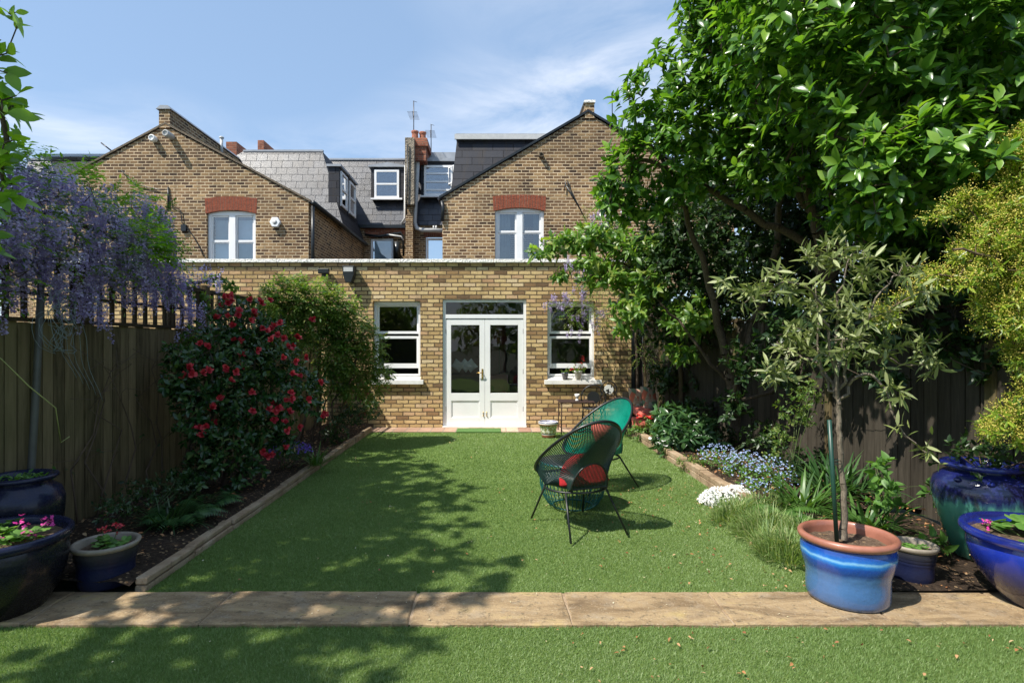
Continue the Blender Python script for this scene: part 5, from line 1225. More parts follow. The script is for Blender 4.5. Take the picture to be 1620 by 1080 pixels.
# jars
pot('glazed_jar','dark shouldered jar behind the large black pot at left',V(-3.22,3.86,.08),
 [(0,0),(.15,0),(.17,.02),(.21,.15),(.245,.32),(.25,.42),(.225,.49),(.17,.53),(.165,.55)],
 [(.165,.548),(.20,.556),(.215,.57),(.21,.585),(.19,.59),(.165,.585),(.15,.56),(.145,.5)],.53,.145,M['gl_dark'],M['gl_dark'])
jr=pot('glazed_jar','tall blue and green drip glazed jar behind the cobalt pot',V(3.50,4.08,.03),
 [(0,0),(.17,0),(.185,.02),(.225,.15),(.27,.30),(.30,.42),(.305,.50),(.285,.56),(.23,.605),(.20,.62),(.198,.635)],
 [(.198,.633),(.232,.64),(.25,.655),(.245,.675),(.225,.68),(.20,.675),(.185,.65),(.18,.56)],.60,.18,M['gl_jar'],M['gl_deep'])
for i in range(4):
    w_=math.radians(200+38*i); mb=MB(); mb.ball((.275*math.cos(w_),.275*math.sin(w_),.575),.024,sq=(1,1,.7)); mb.build('knob',M['gl_deep'],jr)
# plants in the pots
def geranium(name,label,loc,r,n,h,flo,fm,lf=.055,nf=3):
    t=thing(name,label,'flowering plant',loc); N=n
    a=rng.random(N)*6.283; rr=r*rng.random(N)**.6; top=np.stack([rr*np.cos(a),rr*np.sin(a),h*(.5+.6*rng.random(N))*(1.1-.5*rr/r)],1)
    L=Leaves(); L.whorl(top,norm(UP+rdir(N)*.35),5,lf,spread=(1.2,1.5),back=0,jit=.3,ratio=.85,kind='oval',fold=-.25,droop=.12); lv=L.build('leaves',M['lf_ger'],t)
    mb=MB()
    for i in range(0,N,2): mb.tube([(rr[i]*.4*math.cos(a[i]),rr[i]*.4*math.sin(a[i]),-.01),tuple(top[i])],.003,5)
    fp=[];fc=[]
    for (fx_,fy_,fz_) in flo:
        mb.tube([(fx_*.5,fy_*.5,0),(fx_,fy_,fz_)],.0025,5); fc.append((fx_,fy_,fz_))
        for _ in range(9): fp.append(np.array([fx_,fy_,fz_])+rng.normal(size=3)*.016)
    mb.build('stems',M['stemg'],t)
    if fp:
        L=Leaves(); fp=np.array(fp); L.whorl(fp,norm(UP+rdir(len(fp))*.9),5,.017,spread=(1.2,1.5),back=0,ratio=.8,kind='simple',fold=.1); L.build('flowers',fm,t)
    return t
geranium('geranium','magenta flowered geranium growing in the very large black pot',V(-2.90,3.30,.40),.27,44,.09,[(.02,-.15,.10),(.16,-.17,.09),(.23,-.05,.06),(.12,.05,.12),(-.1,-.2,.1),(.25,.08,.10)],M['fl_pink'])
geranium('geranium','coral red geranium in the ringed pot with tan rim',V(-2.50,3.66,.24),.12,16,.07,[(.06,.02,.13),(-.03,.01,.11)],M['fl_red'],.045)
geranium('geranium','pale leaved geranium with pink flowers in the cobalt blue pot',V(3.25,3.36,.385),.30,46,.10,[(-.25,.12,.07),(.05,-.25,.06),(.1,-.1,.12)],M['fl_pink'],.075)
geranium('seedlings','low green seedlings in the small ringed pot behind olive pot',V(2.70,3.68,.225),.09,16,.035,[],None,.03)
t=thing('jar_plant','sparse green leaves sprouting from the tall blue green jar','plant',V(3.50,4.08,.63)); L=Leaves(); p=rng.normal(size=(60,3))*np.array([.13,.13,.07])+np.array([0,0,.12]); L.whorl(p,norm(UP+rdir(60)*.7),6,.06,ratio=.45,kind='broad',fold=.3); L.build('leaves',M['lf_dark'],t)
mb=MB(); [mb.tube([(0,0,0),tuple(q_)],.003,4) for q_ in p[:14]]; mb.build('stems',M['twig'],t)
t=thing('jar_plant','small green tuft sprouting from the dark jar at left','plant',V(-3.22,3.86,.61)); L=Leaves(); p=rng.normal(size=(26,3))*np.array([.08,.08,.02])+np.array([0,0,.03]); L.whorl(p,norm(UP+rdir(26)*.5),5,.045,ratio=.5,kind='broad',fold=.3); L.build('leaves',M['lf_ger'],t)
# olive tree
t=thing('olive_tree','slender silver leaved olive tree tied to a green stake in the blue pot','tree',V(PB.x-.03,PB.y,.34))
O=V(PB.x-.03,PB.y,0); 
def q_(px,py,dy=0): return P(px,py,PB.y+dy)
S=Skel(); S.limb([q_(1332,852),q_(1336,800),q_(1331,740),q_(1327,680),q_(1326,632)],.021,.014,sub=5,wig=.003); n=len(S.p)-1
for i in range(1,4): S.r[i-1]=.034-.004*i
for pts in ([q_(1310,610,.05),q_(1296,560,.08),q_(1290,480,.1),q_(1292,420,.05)],[q_(1345,570,-.05),q_(1375,500,-.1),q_(1400,450,-.12),q_(1440,420,-.1)],[q_(1312,540,-.1),q_(1290,470,-.15),q_(1240,450,-.2),q_(1190,470,-.2)],[q_(1370,590,-.1),q_(1400,620,-.15),q_(1425,680,-.2),q_(1465,715,-.22)],[q_(1340,540,.15),q_(1380,560,.25),q_(1440,575,.25),q_(1480,570,.2)],[q_(1300,580,.1),q_(1260,560,.2),q_(1230,540,.25)],[q_(1320,520,0),q_(1330,450,-.05),q_(1350,400,-.05)]):
    S.limb([S.p[n]]+pts,.011,.003,parent=n,wig=.01)
E=[(q_(1290,410,.05),.14),(q_(1335,400,0),.15),(q_(1370,430,-.1),.16),(q_(1430,430,-.1),.13),(q_(1240,450,-.15),.16),(q_(1190,465,-.2),.14),(q_(1145,448,-.2),.06),(q_(1290,480,-.1),.17),(q_(1350,490,-.1),.17),(q_(1410,500,0),.16),(q_(1260,540,.15),.19),(q_(1320,560,0),.17),(q_(1400,560,.1),.18),(q_(1460,560,.15),.13),(q_(1480,585,.2),.07),(q_(1410,620,-.15),.10),(q_(1425,670,-.2),.06),(q_(1465,715,-.22),.05),(q_(1230,590,.15),.09),(q_(1350,545,-.2),.14),(q_(1465,460,0),.1)]
tips,dirs=crown_pts(E,250,.1,.6); S.grow(tips,rt=.0011,maxr=.006,sag=.05)
L=Leaves(); L.whorl(tips,norm(dirs+np.array([0,0,.1])+rdir(len(tips))*.7),7,.088,spread=(.35,1.25),back=.10,ratio=.2,kind='narrow',fold=.25,droop=.15)
build_rel([S.build('trunk',M['bark_grey'],t),L.build('crown',M['lf_olive'],t)],t)
t=thing('plant_stake','dark green stake supporting the olive trunk in the blue pot','stake',(0,0,0))
M['stake']=plain('green_stake',(.012,.05,.035),.4)
MB().tube([q_(1324,858,-.03),q_(1312,664,-.025)],.0125,10).build('rod',M['stake'],t)
for py in (728,733): 
    c=q_(1322,py,-.01); MB().tube([c+V(.028*math.cos(w_*.6),.02*math.sin(w_*.6),.004*math.sin(w_)) for w_ in range(11)],.0025,5,closed=False).build('tie',M['stake'],t)

# ================================================================== acapulco chairs
M['cord_b']=plain('black_cord',(.014,.035,.03),.35,var=.2); M['cord_g']=plain('green_cord',(.0,.23,.155),.3,var=.15)
M['frame_b']=plain('black_frame',(.012,.014,.014),.35); M['teal']=plain('teal_wire',(.012,.10,.10),.35,var=.1)
def cloth(name,col): 
    t=NT(name); c=t.coord(); w_=t.noise(160,c,2); n=t.noise(5,c,4); k_=t.mix(t.mr(n,.3,.7,0,.3),col,tuple(x*.7 for x in col)); return t.done(t.bsdf(k_,.9,0,.2,t.bump(t.math('ADD',w_,t.math('MULTIPLY',n,2)),.006)))
M['cl_red']=cloth('red_cloth',(.45,.025,.03)); M['cl_pink']=cloth('coral_cloth',(.62,.16,.12))
def half_cushion(r,th,rot,n=28,m=8):
    vs=[];fs=[]
    for s_ in (1,-1):
        for i in range(m+1):
            f=i/m
            for j in range(n):
                a_=2*math.pi*j/n; x=r*f*math.cos(a_); z=r*f*math.sin(a_)*(1 if math.sin(a_)>0 else .12); vs.append(rot@V(x,s_*th/2*math.sqrt(max(0,1-f**3)),z))
    N_=(m+1)*n
    for q in (0,1):
        for i in range(m):
            for j in range(n): a=q*N_+i*n+j; b=q*N_+i*n+(j+1)%n; fs.append((a,b,b+n,a+n))
    return vs,fs
def chair(label,loc,rz,cord,seedv,cm,clabel):
    t=thing('garden_chair',label,'chair',loc,rz,'round corded garden chairs')
    N=140; rim=[];low=[]
    def R_(a):   # a=0 front, pi back
        x=.345*math.sin(a)*(1+.05*math.cos(a)); f=(1-math.cos(a))/2   # 0 front 1 back
        return V(x, .38-.78*f**.95, .40+.54*f**1.25)
    def L_(a):
        f=a/(2*math.pi)
        # D shaped inner ring: straight front part, arched back part
        aa=abs(((a+math.pi)%(2*math.pi))-math.pi)/math.pi  # 0 front..1 back
        s=1 if math.sin(a)>=0 else -1
        if aa<.30: x=.17*(aa/.30); return V(s*x,-.20,.375)
        g=(aa-.30)/.70*math.pi/2
        return V(s*.17*math.cos(g),-.20-.06*math.sin(g),.375+.21*math.sin(g))
    for i in range(N): a=2*math.pi*(i+.5)/N; rim.append(R_(a)); low.append(L_(a))
    MB().tube([R_(2*math.pi*i/72) for i in range(72)],.0125,8,closed=True).build('rim',M['frame_b'],t)
    mb=MB()
    for r_,l_ in zip(rim,low):
        mid=(r_+l_)/2; d=(r_-l_); 
        # cords are pulled taut over the seat ring: bow outwards/down a little
        bow=V(0,0,-1)*(.05 if r_.z<.62 else .02)
        g_=math.atan2(r_.x/.345,-(r_.y+.0)/.39*-1); aa=abs(math.atan2(r_.x,r_.y-.0))/math.pi; w_=max(0,min(1,(.58-aa)/.25)); sr=V(r_.x,r_.y-.02,0); sr=sr.normalized()*.255; sr=V(sr.x,sr.y+.02,.352)
        m1=l_.lerp(r_,.45)*(1-w_)+sr*w_
        mb.tube([l_,l_.lerp(m1,.5),m1,m1.lerp(r_,.5)+V(0,0,-.012),r_],.0045,5,cap=False)
    # cord wound round the rim
    mb.build('cords',cord,t)
    mb=MB(); [mb.tube([V(x_,-.20,.375),V(x_*.97,-.20-.06*math.sqrt(max(0,1-(x_/.17)**2)),.375+.21*math.sqrt(max(0,1-(x_/.17)**2)))],.0042,5,cap=False) for x_ in np.linspace(-.16,.16,25)]; mb.build('back_cords',cord,t)
    MB().tube([L_(2*math.pi*i/40) for i in range(40)],.008,6,closed=True).build('inner_ring',M['frame_b'],t)
    ring=[V(.27*math.cos(2*math.pi*i/32),.02+.24*math.sin(2*math.pi*i/32),.345) for i in range(32)]
    MB().tube(ring,.009,6,closed=True).build('seat_ring',M['frame_b'],t)
    for (fx_,fy_) in ((-.26,-.36),(.26,-.36),(-.26,.34),(.26,.34)):
        k_=.27*.707; a_=V(k_*(1 if fx_>0 else -1),.02+.17*(1 if fy_>0 else -1),.345)
        MB().tube([a_+V(-a_.x*.3,0,.01),a_,V(fx_,fy_,.01)],.009,8).build('leg',M['frame_b'],t)
        
    c=MB(); 
    rot=Matrix.Rotation(R(-24),3,'X'); 
    c.pillow((0,0,0),.36,.30,.13,rot,n=10) if seedv==2 else c.add(*half_cushion(.235,.10,Matrix.Rotation(R(-16),3,'X')),0,True)
    o=c.build('cushion',cm,loc=Vector(loc)+Matrix.Rotation(rz,3,'Z')@V(0,-.13,.535 if seedv==2 else .405)); o.rotation_euler=(0,0,rz)
    tag(o,clabel,'cushion')
    return t
chair('black corded round chair with red cushion, seen from behind on the lawn',V(.69,4.80,.012),R(CH1),M['cord_b'],1,M['cl_red'],'deep red cushion inside the black corded chair')
chair('green corded round chair with coral cushion, farther from the camera and facing left',V(1.10,6.15,.012),R(CH2),M['cord_g'],2,M['cl_pink'],'coral cushion inside the green corded chair')
t=thing('side_table','round teal wire drum table between the two corded chairs','table',V(.74,5.42,.012))
MB().lathe([(0,.425),(.30,.425),(.31,.432),(.30,.44),(0,.44)],n=48).build('table_top',M['frame_b'],t)
mb=MB()
for i in range(44):
    a_=2*math.pi*i/44; mb.tube([V(r_*math.cos(a_),r_*math.sin(a_),z_) for r_,z_ in ((.305,.43),(.312,.34),(.308,.22),(.285,.12),(.24,.045),(.19,.012))],.0042,5,cap=False)
mb.build('wires',M['teal'],t)
for r_,z_,nm in ((.308,.43,'top_ring'),(.19,.014,'base_ring')):
    MB().tube([V(r_*math.cos(2*math.pi*i/48),r_*math.sin(2*math.pi*i/48),z_) for i in range(48)],.007,6,closed=True).build(nm,M['teal'],t)

# ================================================================== terrace furniture
t=thing('bistro_table','small rusty brown metal table against the brick wall','table',V(1.42,10.02,.012))
MB().box(-.30,.30,-.26,.26,.535,.555).build('table_top',M['rust'],t,bevel=.004)
for sx_,sy_ in ((-1,-1),(1,-1),(-1,1),(1,1)): MB().tube([(sx_*.27,sy_*.23,.535),(sx_*.28,sy_*.25,0)],.011,6).build('leg',M['rust'],t)
mb=MB(); [mb.tube([(sx_*.275,-.24,.1),(sx_*.275,.24,.1)],.007,5) for sx_ in (-1,1)]; mb.tube([(-.27,-.24,.1),(.27,-.24,.1)],.007,5); mb.build('stretcher',M['rust'],t)
p=P(913,634,9.95); t=thing('tea_light_holder','white ceramic goblet cup standing on the rusty table','cup',V(p.x,p.y,.568))
MB().lathe([(0,0),(.032,0),(.03,.02),(.014,.045),(.018,.055),(.035,.07),(.045,.12),(.04,.12),(.03,.075),(0,.07)],n=24).build('bowl',M['sill'],t)
def mosaic(label,loc,rz,discmat,hr,dr,dz):
    t=thing('bistro_chair',label,'chair',loc,rz,'folding metal chairs with round backs')
    MB().lathe([(0,.44),(.20,.44),(.21,.45),(.20,.462),(0,.462)],n=28).build('seat',M['black'],t)
    for x_ in (-1,1):
        MB().tube([(x_*.18,.16,.45),(x_*.2,-.24,0)],.010,6).build('leg',M['black'],t); MB().tube([(x_*.19,-.14,.42),(x_*.21,.26,0)],.010,6).build('leg',M['black'],t)
    pts=[V(x_,.17,z_) for x_,z_ in [(-.19,.45)]]+[V(-hr*math.cos(a_),.19,dz+hr*math.sin(a_)) for a_ in np.linspace(-.5,math.pi+.5,20)]+[V(.19,.17,.45)]
    MB().tube(pts,.011,8).build('back_hoop',M['black'],t)
    MB().prism([(dr*math.cos(a_),dr*math.sin(a_)) for a_ in np.linspace(0,2*math.pi,33)[:-1]],'y',-.008,.008).build('back_disc',discmat,t,loc=(0,.185,dz))
    mb=MB()
    for s_ in (-1,1):
        for k_ in (-1,1): mb.tube([V(s_*(dr+.0),.186,dz+k_*.02),V(s_*(dr+.035),.186,dz+k_*.055),V(s_*(hr*.8),.186,dz+k_*.08),V(s_*hr*.94,.186,dz+k_*.04)],.005,5)
        mb.tube([V(s_*.05,.186,dz-dr),V(s_*.09,.186,dz-hr*.9),V(s_*.14,.18,dz-hr*1.1)],.005,5)
    mb.build('scrollwork',M['black'],t); return t
t_=NT('mosaic'); c_=t_.coord(); vo=t_.nd('ShaderNodeTexVoronoi'); vo.inputs['Scale'].default_value=32; t_.l.new(c_,vo.inputs['Vector'])
vo2=t_.nd('ShaderNodeTexVoronoi',feature='DISTANCE_TO_EDGE'); vo2.inputs['Scale'].default_value=32; t_.l.new(c_,vo2.inputs['Vector'])
sp_=t_.nd('ShaderNodeSeparateColor'); t_.l.new(vo.outputs['Color'],sp_.inputs[0])
M['mosaic']=t_.done(t_.bsdf(t_.mix(t_.math('GREATER_THAN',sp_.outputs[0],.72),(.78,.78,.74),(.02,.02,.02)),.4))
c=P(937,630,9.95); mosaic('black disc backed metal chair beside the rusty table',V(c.x,c.y-.16,.012),R(-8),M['black'],.215,.11,c.z-.0)
c=P(965,617,10.25); mosaic('metal chair with white mosaic back disc close to the wall',V(c.x,c.y-.17,.012),R(6),M['mosaic'],.15,.085,c.z)
# bench with cushions
def pattern(name,cols,sc_=7):
    t=NT(name); c=t.coord(); vo=t.nd('ShaderNodeTexVoronoi'); vo.inputs['Scale'].default_value=sc_; t.l.new(t.mapping(c,(1,1,.8)),vo.inputs['Vector']); s=t.nd('ShaderNodeSeparateColor'); t.l.new(vo.outputs['Color'],s.inputs[0])
    n=t.noise(9,c,4,.6,1.5); f=t.math('ADD',t.math('MULTIPLY',s.outputs[0],.5),t.math('MULTIPLY',n,.5)); return t.done(t.bsdf(t.ramp(f,[(i/(len(cols)-1),x) for i,x in enumerate(cols)],'CONSTANT'),.9))
M['pat']=pattern('patterned_cloth',[(.5,.12,.07),(.5,.12,.07),(.45,.30,.22),(.15,.2,.12),(.5,.45,.38),(.06,.06,.09),(.55,.2,.1)],9)
c=P(1016,660,9.55); t=thing('garden_bench','low dark bench holding cushions beside the right fence','bench',V(c.x,c.y,.012))
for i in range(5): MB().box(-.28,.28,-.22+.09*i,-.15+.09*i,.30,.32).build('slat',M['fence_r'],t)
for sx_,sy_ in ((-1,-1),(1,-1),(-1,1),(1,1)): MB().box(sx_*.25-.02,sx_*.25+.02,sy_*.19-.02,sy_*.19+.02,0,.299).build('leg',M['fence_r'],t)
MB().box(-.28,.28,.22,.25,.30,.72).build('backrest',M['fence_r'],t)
for (px,py,dy,w_,h_,rx,rz_,m_,lb) in ((1008,633,0.05,.30,.42,-12,18,'pat','orange patterned cushion leaning on bench, left one of two'),(1027,630,.0,.30,.42,-14,24,'pat','orange and navy patterned cushion leaning on bench, nearer the fence'),(1017,652,-.12,.36,.34,-70,15,'cl_pink','coral cushion lying on the bench seat'),(1013,668,-.22,.30,.2,-25,10,'cl_pink','red cushion propped under the coral one')):
    q=P(px,py,9.5+dy); rot=Matrix.Rotation(R(rz_),3,'Z')@Matrix.Rotation(R(rx),3,'X'); o=MB().pillow((0,0,0),w_,h_,.13,rot,n=8).build('cushion',M[m_],loc=q); tag(o,lb,'cushion')
# patterned pot
t_=NT('painted_pot'); c_=t_.coord(); s_=t_.nd('ShaderNodeSeparateXYZ'); t_.l.new(c_,s_.inputs[0]); n_=t_.noise(22,c_,3,.6,1)
pt_=t_.ramp(n_,[(0,(.75,.72,.6)),(.47,(.75,.72,.6)),(.48,(.16,.22,.10)),(.56,(.55,.38,.12)),(.62,(.08,.10,.18))],'CONSTANT')
zb=t_.ramp(t_.mr(s_.outputs[2],0,.26,0,1),[(0,(.32,.10,.07)),(.15,(.7,.66,.58)),(.2,(.02,.03,.15)),(.25,(1,1,1)),(.76,(.45,.10,.08)),(.84,(.75,.72,.66)),(.92,(.02,.03,.16)),(.98,(.8,.78,.72))],'CONSTANT')
M['painted']=t_.done(t_.bsdf(t_.mix(t_.math('LESS_THAN',t_.math('ABSOLUTE',t_.math('SUBTRACT',s_.outputs[2],.131)),.066),zb,pt_),.25,0,.5,None,.3))
c=P(868,697,9.45); t=thing('painted_pot','white pot with painted blue and red bands on the paving by lawn','plant pot',V(c.x,9.5,0.012))
MB().lathe([(0,0),(.105,0),(.11,.01),(.135,.12),(.15,.20),(.165,.205),(.168,.255),(.158,.26),(.148,.25),(.14,.2),(0,.19)],n=40).build('body',M['painted'],t)
MB().lathe([(0,.20),(.139,.20)],n=24).build('soil',M['sill'],t); MB().tube([(.0,0,.2),(-.05,-.02,.30)],.004,5).build('twig',M['twig'],t)
# sill pots
def sillpot(name,label,px,py,r,h,mat):
    q=P(px,py,10.53); t=thing(name,label,'plant pot',V(q.x,10.56,.912)); MB().lathe([(0,0),(r*.72,0),(r,h*.85),(r*1.08,h*.86),(r*1.1,h),(r*.98,h),(r*.95,h*.8),(0,h*.8)],n=28).build('body',mat,t); return t,V(q.x,10.56,.912+h*.8)
t,c=sillpot('small_pot','small dark blue pot on the right window sill',894,600,.065,.12,M['gl_deep'])
L=Leaves(); tt=thing('seedling','low leafy seedling in the dark blue sill pot','plant',c); p=rng.normal(size=(22,3))*np.array([.045,.04,.03])+np.array([0,0,.05]); L.whorl(p,norm(UP+rdir(22)*.6),4,.035,ratio=.5,kind='simple'); L.build('leaves',M['lf_nand'],tt)
t,c=sillpot('small_pot','cream terracotta pot on the right window sill',915,600,.07,.15,M['sill'])
tt=thing('geranium','red geranium in the cream pot on the window sill','flowering plant',c)
L=Leaves(); p=rng.normal(size=(30,3))*np.array([.07,.05,.04])+np.array([0,0,.06]); L.whorl(p,norm(UP+rdir(30)*.6),4,.04,ratio=.7,kind='oval'); L.build('leaves',M['lf_nand'],tt)
L=Leaves(); p=np.concatenate([rng.normal(size=(16,3))*.018+np.array([.10,0,.26]),rng.normal(size=(10,3))*.02+np.array([.06,0,.17]),rng.normal(size=(18,3))*np.array([.08,.04,.02])+np.array([0,-.02,.08])]); L.whorl(p,norm(UP+rdir(len(p))),5,.018,spread=(1.1,1.5),back=0,ratio=.8,kind='simple'); L.build('flowers',M['fl_scar'],tt)
MB().tube([(0,0,0),(.06,0,.14),(.10,0,.26)],.003,5).build('stems',M['stemg'],tt)
t=thing('small_pot','dark pot nearly hidden by the feathery shrub on the left window sill','plant pot',V(P(612,600,10.53).x,10.56,.912)); MB().lathe([(0,0),(.05,0),(.06,.09),(.066,.1),(.055,.1),(0,.08)],n=20).build('body',M['gl_dark'],t)
L=Leaves(); p=rng.normal(size=(18,3))*np.array([.05,.04,.03])+np.array([0,0,.14]); L.whorl(p,norm(UP+rdir(18)*.6),4,.04,ratio=.5,kind='simple'); L.build('leaves',M['lf_dark'],t)
# door mat
mb=MB().box(wx(725),wx(792),9.98,10.42,.012,.024); o=mb.build('mat_base',plain('green_mat',(.07,.16,.03),.9,var=.3,scale=30)); o.name='doormat'; tag(o,'green grass doormat in front of the french doors','doormat')
# hose
mb=MB(); 
for i in range(7): mb.tube([V(-2.55+.34*math.sin(a_)*.6,10.40+.02*i,.55+(.30+.02*i)*math.cos(a_)) for a_ in np.linspace(0,6.1,26)],.009,6)
tag(mb.build('garden_hose',plain('red_hose',(.14,.02,.02),.5)),'dark red coiled hose on the wall below left window','hose')

# ================================================================== bed plants
def bush(name,label,cat,ells,n,lf,mat,base,per=6,ratio=.45,kind='simple',flm=None,flp=None,fr_=.02,fn=5,dirbias=(0,0,.3),stems=6,hollow=.3,fold=.25,droop=.2):
    t=thing(name,label,cat,base); b=Vector(base); S=Skel()
    tips,dirs=crown_pts(ells,n,hollow,.45)
    for i in range(stems):
        tg=tips[rng.integers(len(tips))]; a_=b+V(random.uniform(-.08,.08),random.uniform(-.08,.08),0); S.limb([a_,a_*.5+Vector(tg)*.5+V(0,0,.03),Vector(tg)],.006,.003,sub=3,wig=.01)
    S.grow(tips[::4],rt=.0015,maxr=.006)
    L=Leaves(); L.whorl(tips,norm(dirs+np.array(dirbias)+rdir(len(tips))*.5),per,lf,spread=(.4,1.4),back=.03,ratio=ratio,kind=kind,fold=fold,droop=droop)
    obs=[S.build('stems',M['stemg'],t),L.build('leaves',mat,t)]
    if flm is not None:
        L=Leaves(); fp,fd=crown_pts(flp[0],flp[1],.5,.2); fp=fp[fd[:,2]>-.2]; L.whorl(fp,norm(fp*0+UP+np.array([-.1,-.5,0])+rdir(len(fp))*.5),fn,fr_,spread=(1.1,1.5),back=0,ratio=.8,kind='simple',fold=.1); obs.append(L.build('flowers',flm,t))
    build_rel(obs,t); return t
bush('shrub','small bright green leafed mound in front of the forked tree trunk','shrub',[(P(1097,735,6.9),(.22,.2,.13))],110,.035,M['lf_nand'],(P(1097,745,6.9).x,6.9,.1))
bush('hellebore','large leathery leaved dark green plant in right bed near bench','plant',[(P(1085,690,7.9),(.42,.35,.32)),(P(1060,670,8.2),(.25,.3,.3)),(P(1115,700,7.9),(.25,.25,.28))],190,.17,M['lf_hel'],(2.75,8.0,.08),per=5,ratio=.30,kind='broad',dirbias=(-.15,-.4,-.1),droop=.4)
bush('rose_bush','red flowering plant at the far end of the right bed','shrub',[(P(1012,680,9.1),(.25,.2,.16)),(P(1035,668,9.1),(.18,.2,.16))],130,.045,M['lf_ger'],(2.55,9.1,.08),flm=M['fl_scar'],flp=([(P(1018,660,9.0),(.10,.1,.10)),(P(1037,668,9.0),(.1,.1,.12))],30),fr_=.035)
bush('white_flowers','low plant with white blooms at the edge of the right bed','flowering plant',[(P(1038,697,8.0),(.10,.1,.09)),(P(1048,705,7.8),(.1,.1,.07))],70,.05,M['lf_hel'],(2.45,8.0,.1),flm=M['fl_white'],flp=([(P(1036,694,7.95),(.09,.1,.06)),(P(1048,703,7.7),(.07,.1,.05))],22),fr_=.03)
bush('forget_me_nots','pale blue forget me nots in a loose cloud over right bed','flowering plant',[(P(1140,730,6.7),(.28,.3,.18)),(P(1180,745,6.3),(.3,.3,.22)),(P(1215,760,6.0),(.28,.3,.24)),(P(1185,780,5.8),(.2,.2,.18))],420,.04,M['lf_ger'],(2.65,6.2,.08),flm=M['fl_blue'],flp=([(P(1140,722,6.6),(.28,.3,.15)),(P(1180,740,6.2),(.28,.3,.2)),(P(1218,755,5.9),(.26,.3,.23)),(P(1195,785,5.7),(.2,.2,.18))],900),fr_=.013,fn=5)
bush('candytuft','mound of dense white candytuft spilling over the right edging','flowering plant',[(P(1150,792,5.55),(.24,.2,.10)),(P(1128,797,5.6),(.12,.15,.07))],160,.03,M['lf_hel'],(2.3,5.55,.1),flm=M['fl_white'],flp=([(P(1150,790,5.5),(.245,.21,.125)),(P(1126,795,5.55),(.13,.16,.09)),(P(1166,783,5.55),(.13,.16,.1))],1500),fr_=.016,fn=5)
# lavender like grassy clump
t=thing('lavender','spiky grey green clump spilling onto the lawn by the blue pot','plant',(2.25,4.6,0)); L=Leaves()
cs=[(P(1172,830,4.95),.20,1000),(P(1215,850,4.55),.26,1600),(P(1245,880,4.1),.20,1100),(P(1205,800,5.1),.22,900),(P(1265,850,4.4),.22,900),(P(1152,832,4.9),.14,450),(P(1215,880,4.2),.12,350)]
for c_,r_,n_ in cs:
    a_=rng.random(n_)*6.283; rr=r_*rng.random(n_)**.5; b=np.stack([c_.x+rr*np.cos(a_),c_.y+rr*np.sin(a_),.02+rng.random(n_)*.17*(1-(rr/r_)**2)],1)
    strap(L,b,a_+rng.normal(size=n_)*.4,rng.uniform(.06,.15,n_),np.full(n_,.0055),lean=rng.uniform(.1,1.1,n_),arch=rng.uniform(-.3,.9,n_),seg=4)
build_rel([L.build('leaves',M['lf_grass'],t)],t)
def straps(name,label,px,py,y,r,n,ln,wd,mat=None,lean=(.1,.9),arch=(.5,1.6),gz_=.09):
    c_=P(px,py,y); t=thing(name,label,'plant',(c_.x,y,gz_)); L=Leaves(); a_=rng.random(n)*6.283; rr=r*rng.random(n)**.5; b=np.stack([rr*np.cos(a_),rr*np.sin(a_),0*a_],1)
    strap(L,b,a_+rng.normal(size=n)*.5,rng.uniform(.6,1.1,n)*ln,rng.uniform(.7,1.2,n)*wd,lean=rng.uniform(*lean,n),arch=rng.uniform(*arch,n)); L.build('leaves',mat or M['lf_strap'],t); return t
straps('strap_leaved_plant','arching strap leaved clump behind the lavender, right bed',1270,800,5.1,.18,110,.42,.022)
straps('strap_leaved_plant','strap leaved clump directly behind the blue olive pot',1375,800,4.5,.14,70,.38,.026)
straps('strap_leaved_plant','broad arching leaves in the shade under the forked tree',1320,770,5.6,.25,120,.5,.03,M['lf_hel'])
straps('strap_leaved_plant','pale edged arching tuft hanging over the left edging',500,735,6.9,.08,70,.30,.016)
straps('strap_leaved_plant','dark grassy tuft on the left bed nearest the ringed pot',265,830,4.55,.12,80,.36,.014,M['lf_dark'])
def fern(name,label,px,py,y,n,ln,mat,gz_=.09):
    c_=P(px,py,y); t=thing(name,label,'fern',(c_.x,y,gz_)); L=Leaves()
    for i in range(n):
        a_=i*2.4+random.random(); h=np.array([math.cos(a_),math.sin(a_),0]); l_=ln*random.uniform(.7,1.1); side=np.array([-h[1],h[0],0])
        for k_ in range(3,18):
            f=k_/18; p=h*l_*f*.9+UP*l_*(1.1*f-1.0*f*f); w_=ln*.28*math.sin(math.pi*(f**.8))*(1)
            for s_ in (-1,1): L.add(p[None],(side*s_+h*.35+np.array([0,0,-.1]))[None],UP[None],np.array([max(w_,.01)]),ratio=.22,kind='narrow',fold=.2,droop=.25)
    L.build('fronds',mat,t); return t
fern('fern','light green fern between the lavender and strap leaves, right bed',1235,815,4.85,8,.36,M['lf_strap'])
fern('fern','feathery fern low behind the blue pot, leaning left',1300,810,4.55,7,.34,M['lf_strap'])
fern('fern','shaded fern on the left bed before the board fence',285,800,4.6,12,.42,M['lf_hel'])
fern('fern','shaded fern on the left bed below the camellia',330,790,5.0,9,.36,M['lf_hel'])
bush('leafy_vine','climbing plant with broad fresh leaves right of the olive trunk','climber',[(P(1398,790,4.3),(.10,.12,.16)),(P(1395,745,4.4),(.07,.1,.12)),(P(1475,860,4.0),(.08,.1,.12)),(P(1480,780,4.4),(.08,.1,.12))],60,.085,M['lf_ger'],(3.0,4.35,.05),per=3,ratio=.62,kind='heart')
bush('laburnum_sprig','yellow green feathery sprigs growing up between the tree trunks','shrub',[(P(1260,650,6.1),(.25,.2,.2)),(P(1235,690,6.1),(.18,.2,.15)),(P(1285,620,6.1),(.2,.2,.16)),(P(1225,720,6.2),(.12,.12,.1))],170,.045,M['lf_nand'],(3.2,6.1,.08))
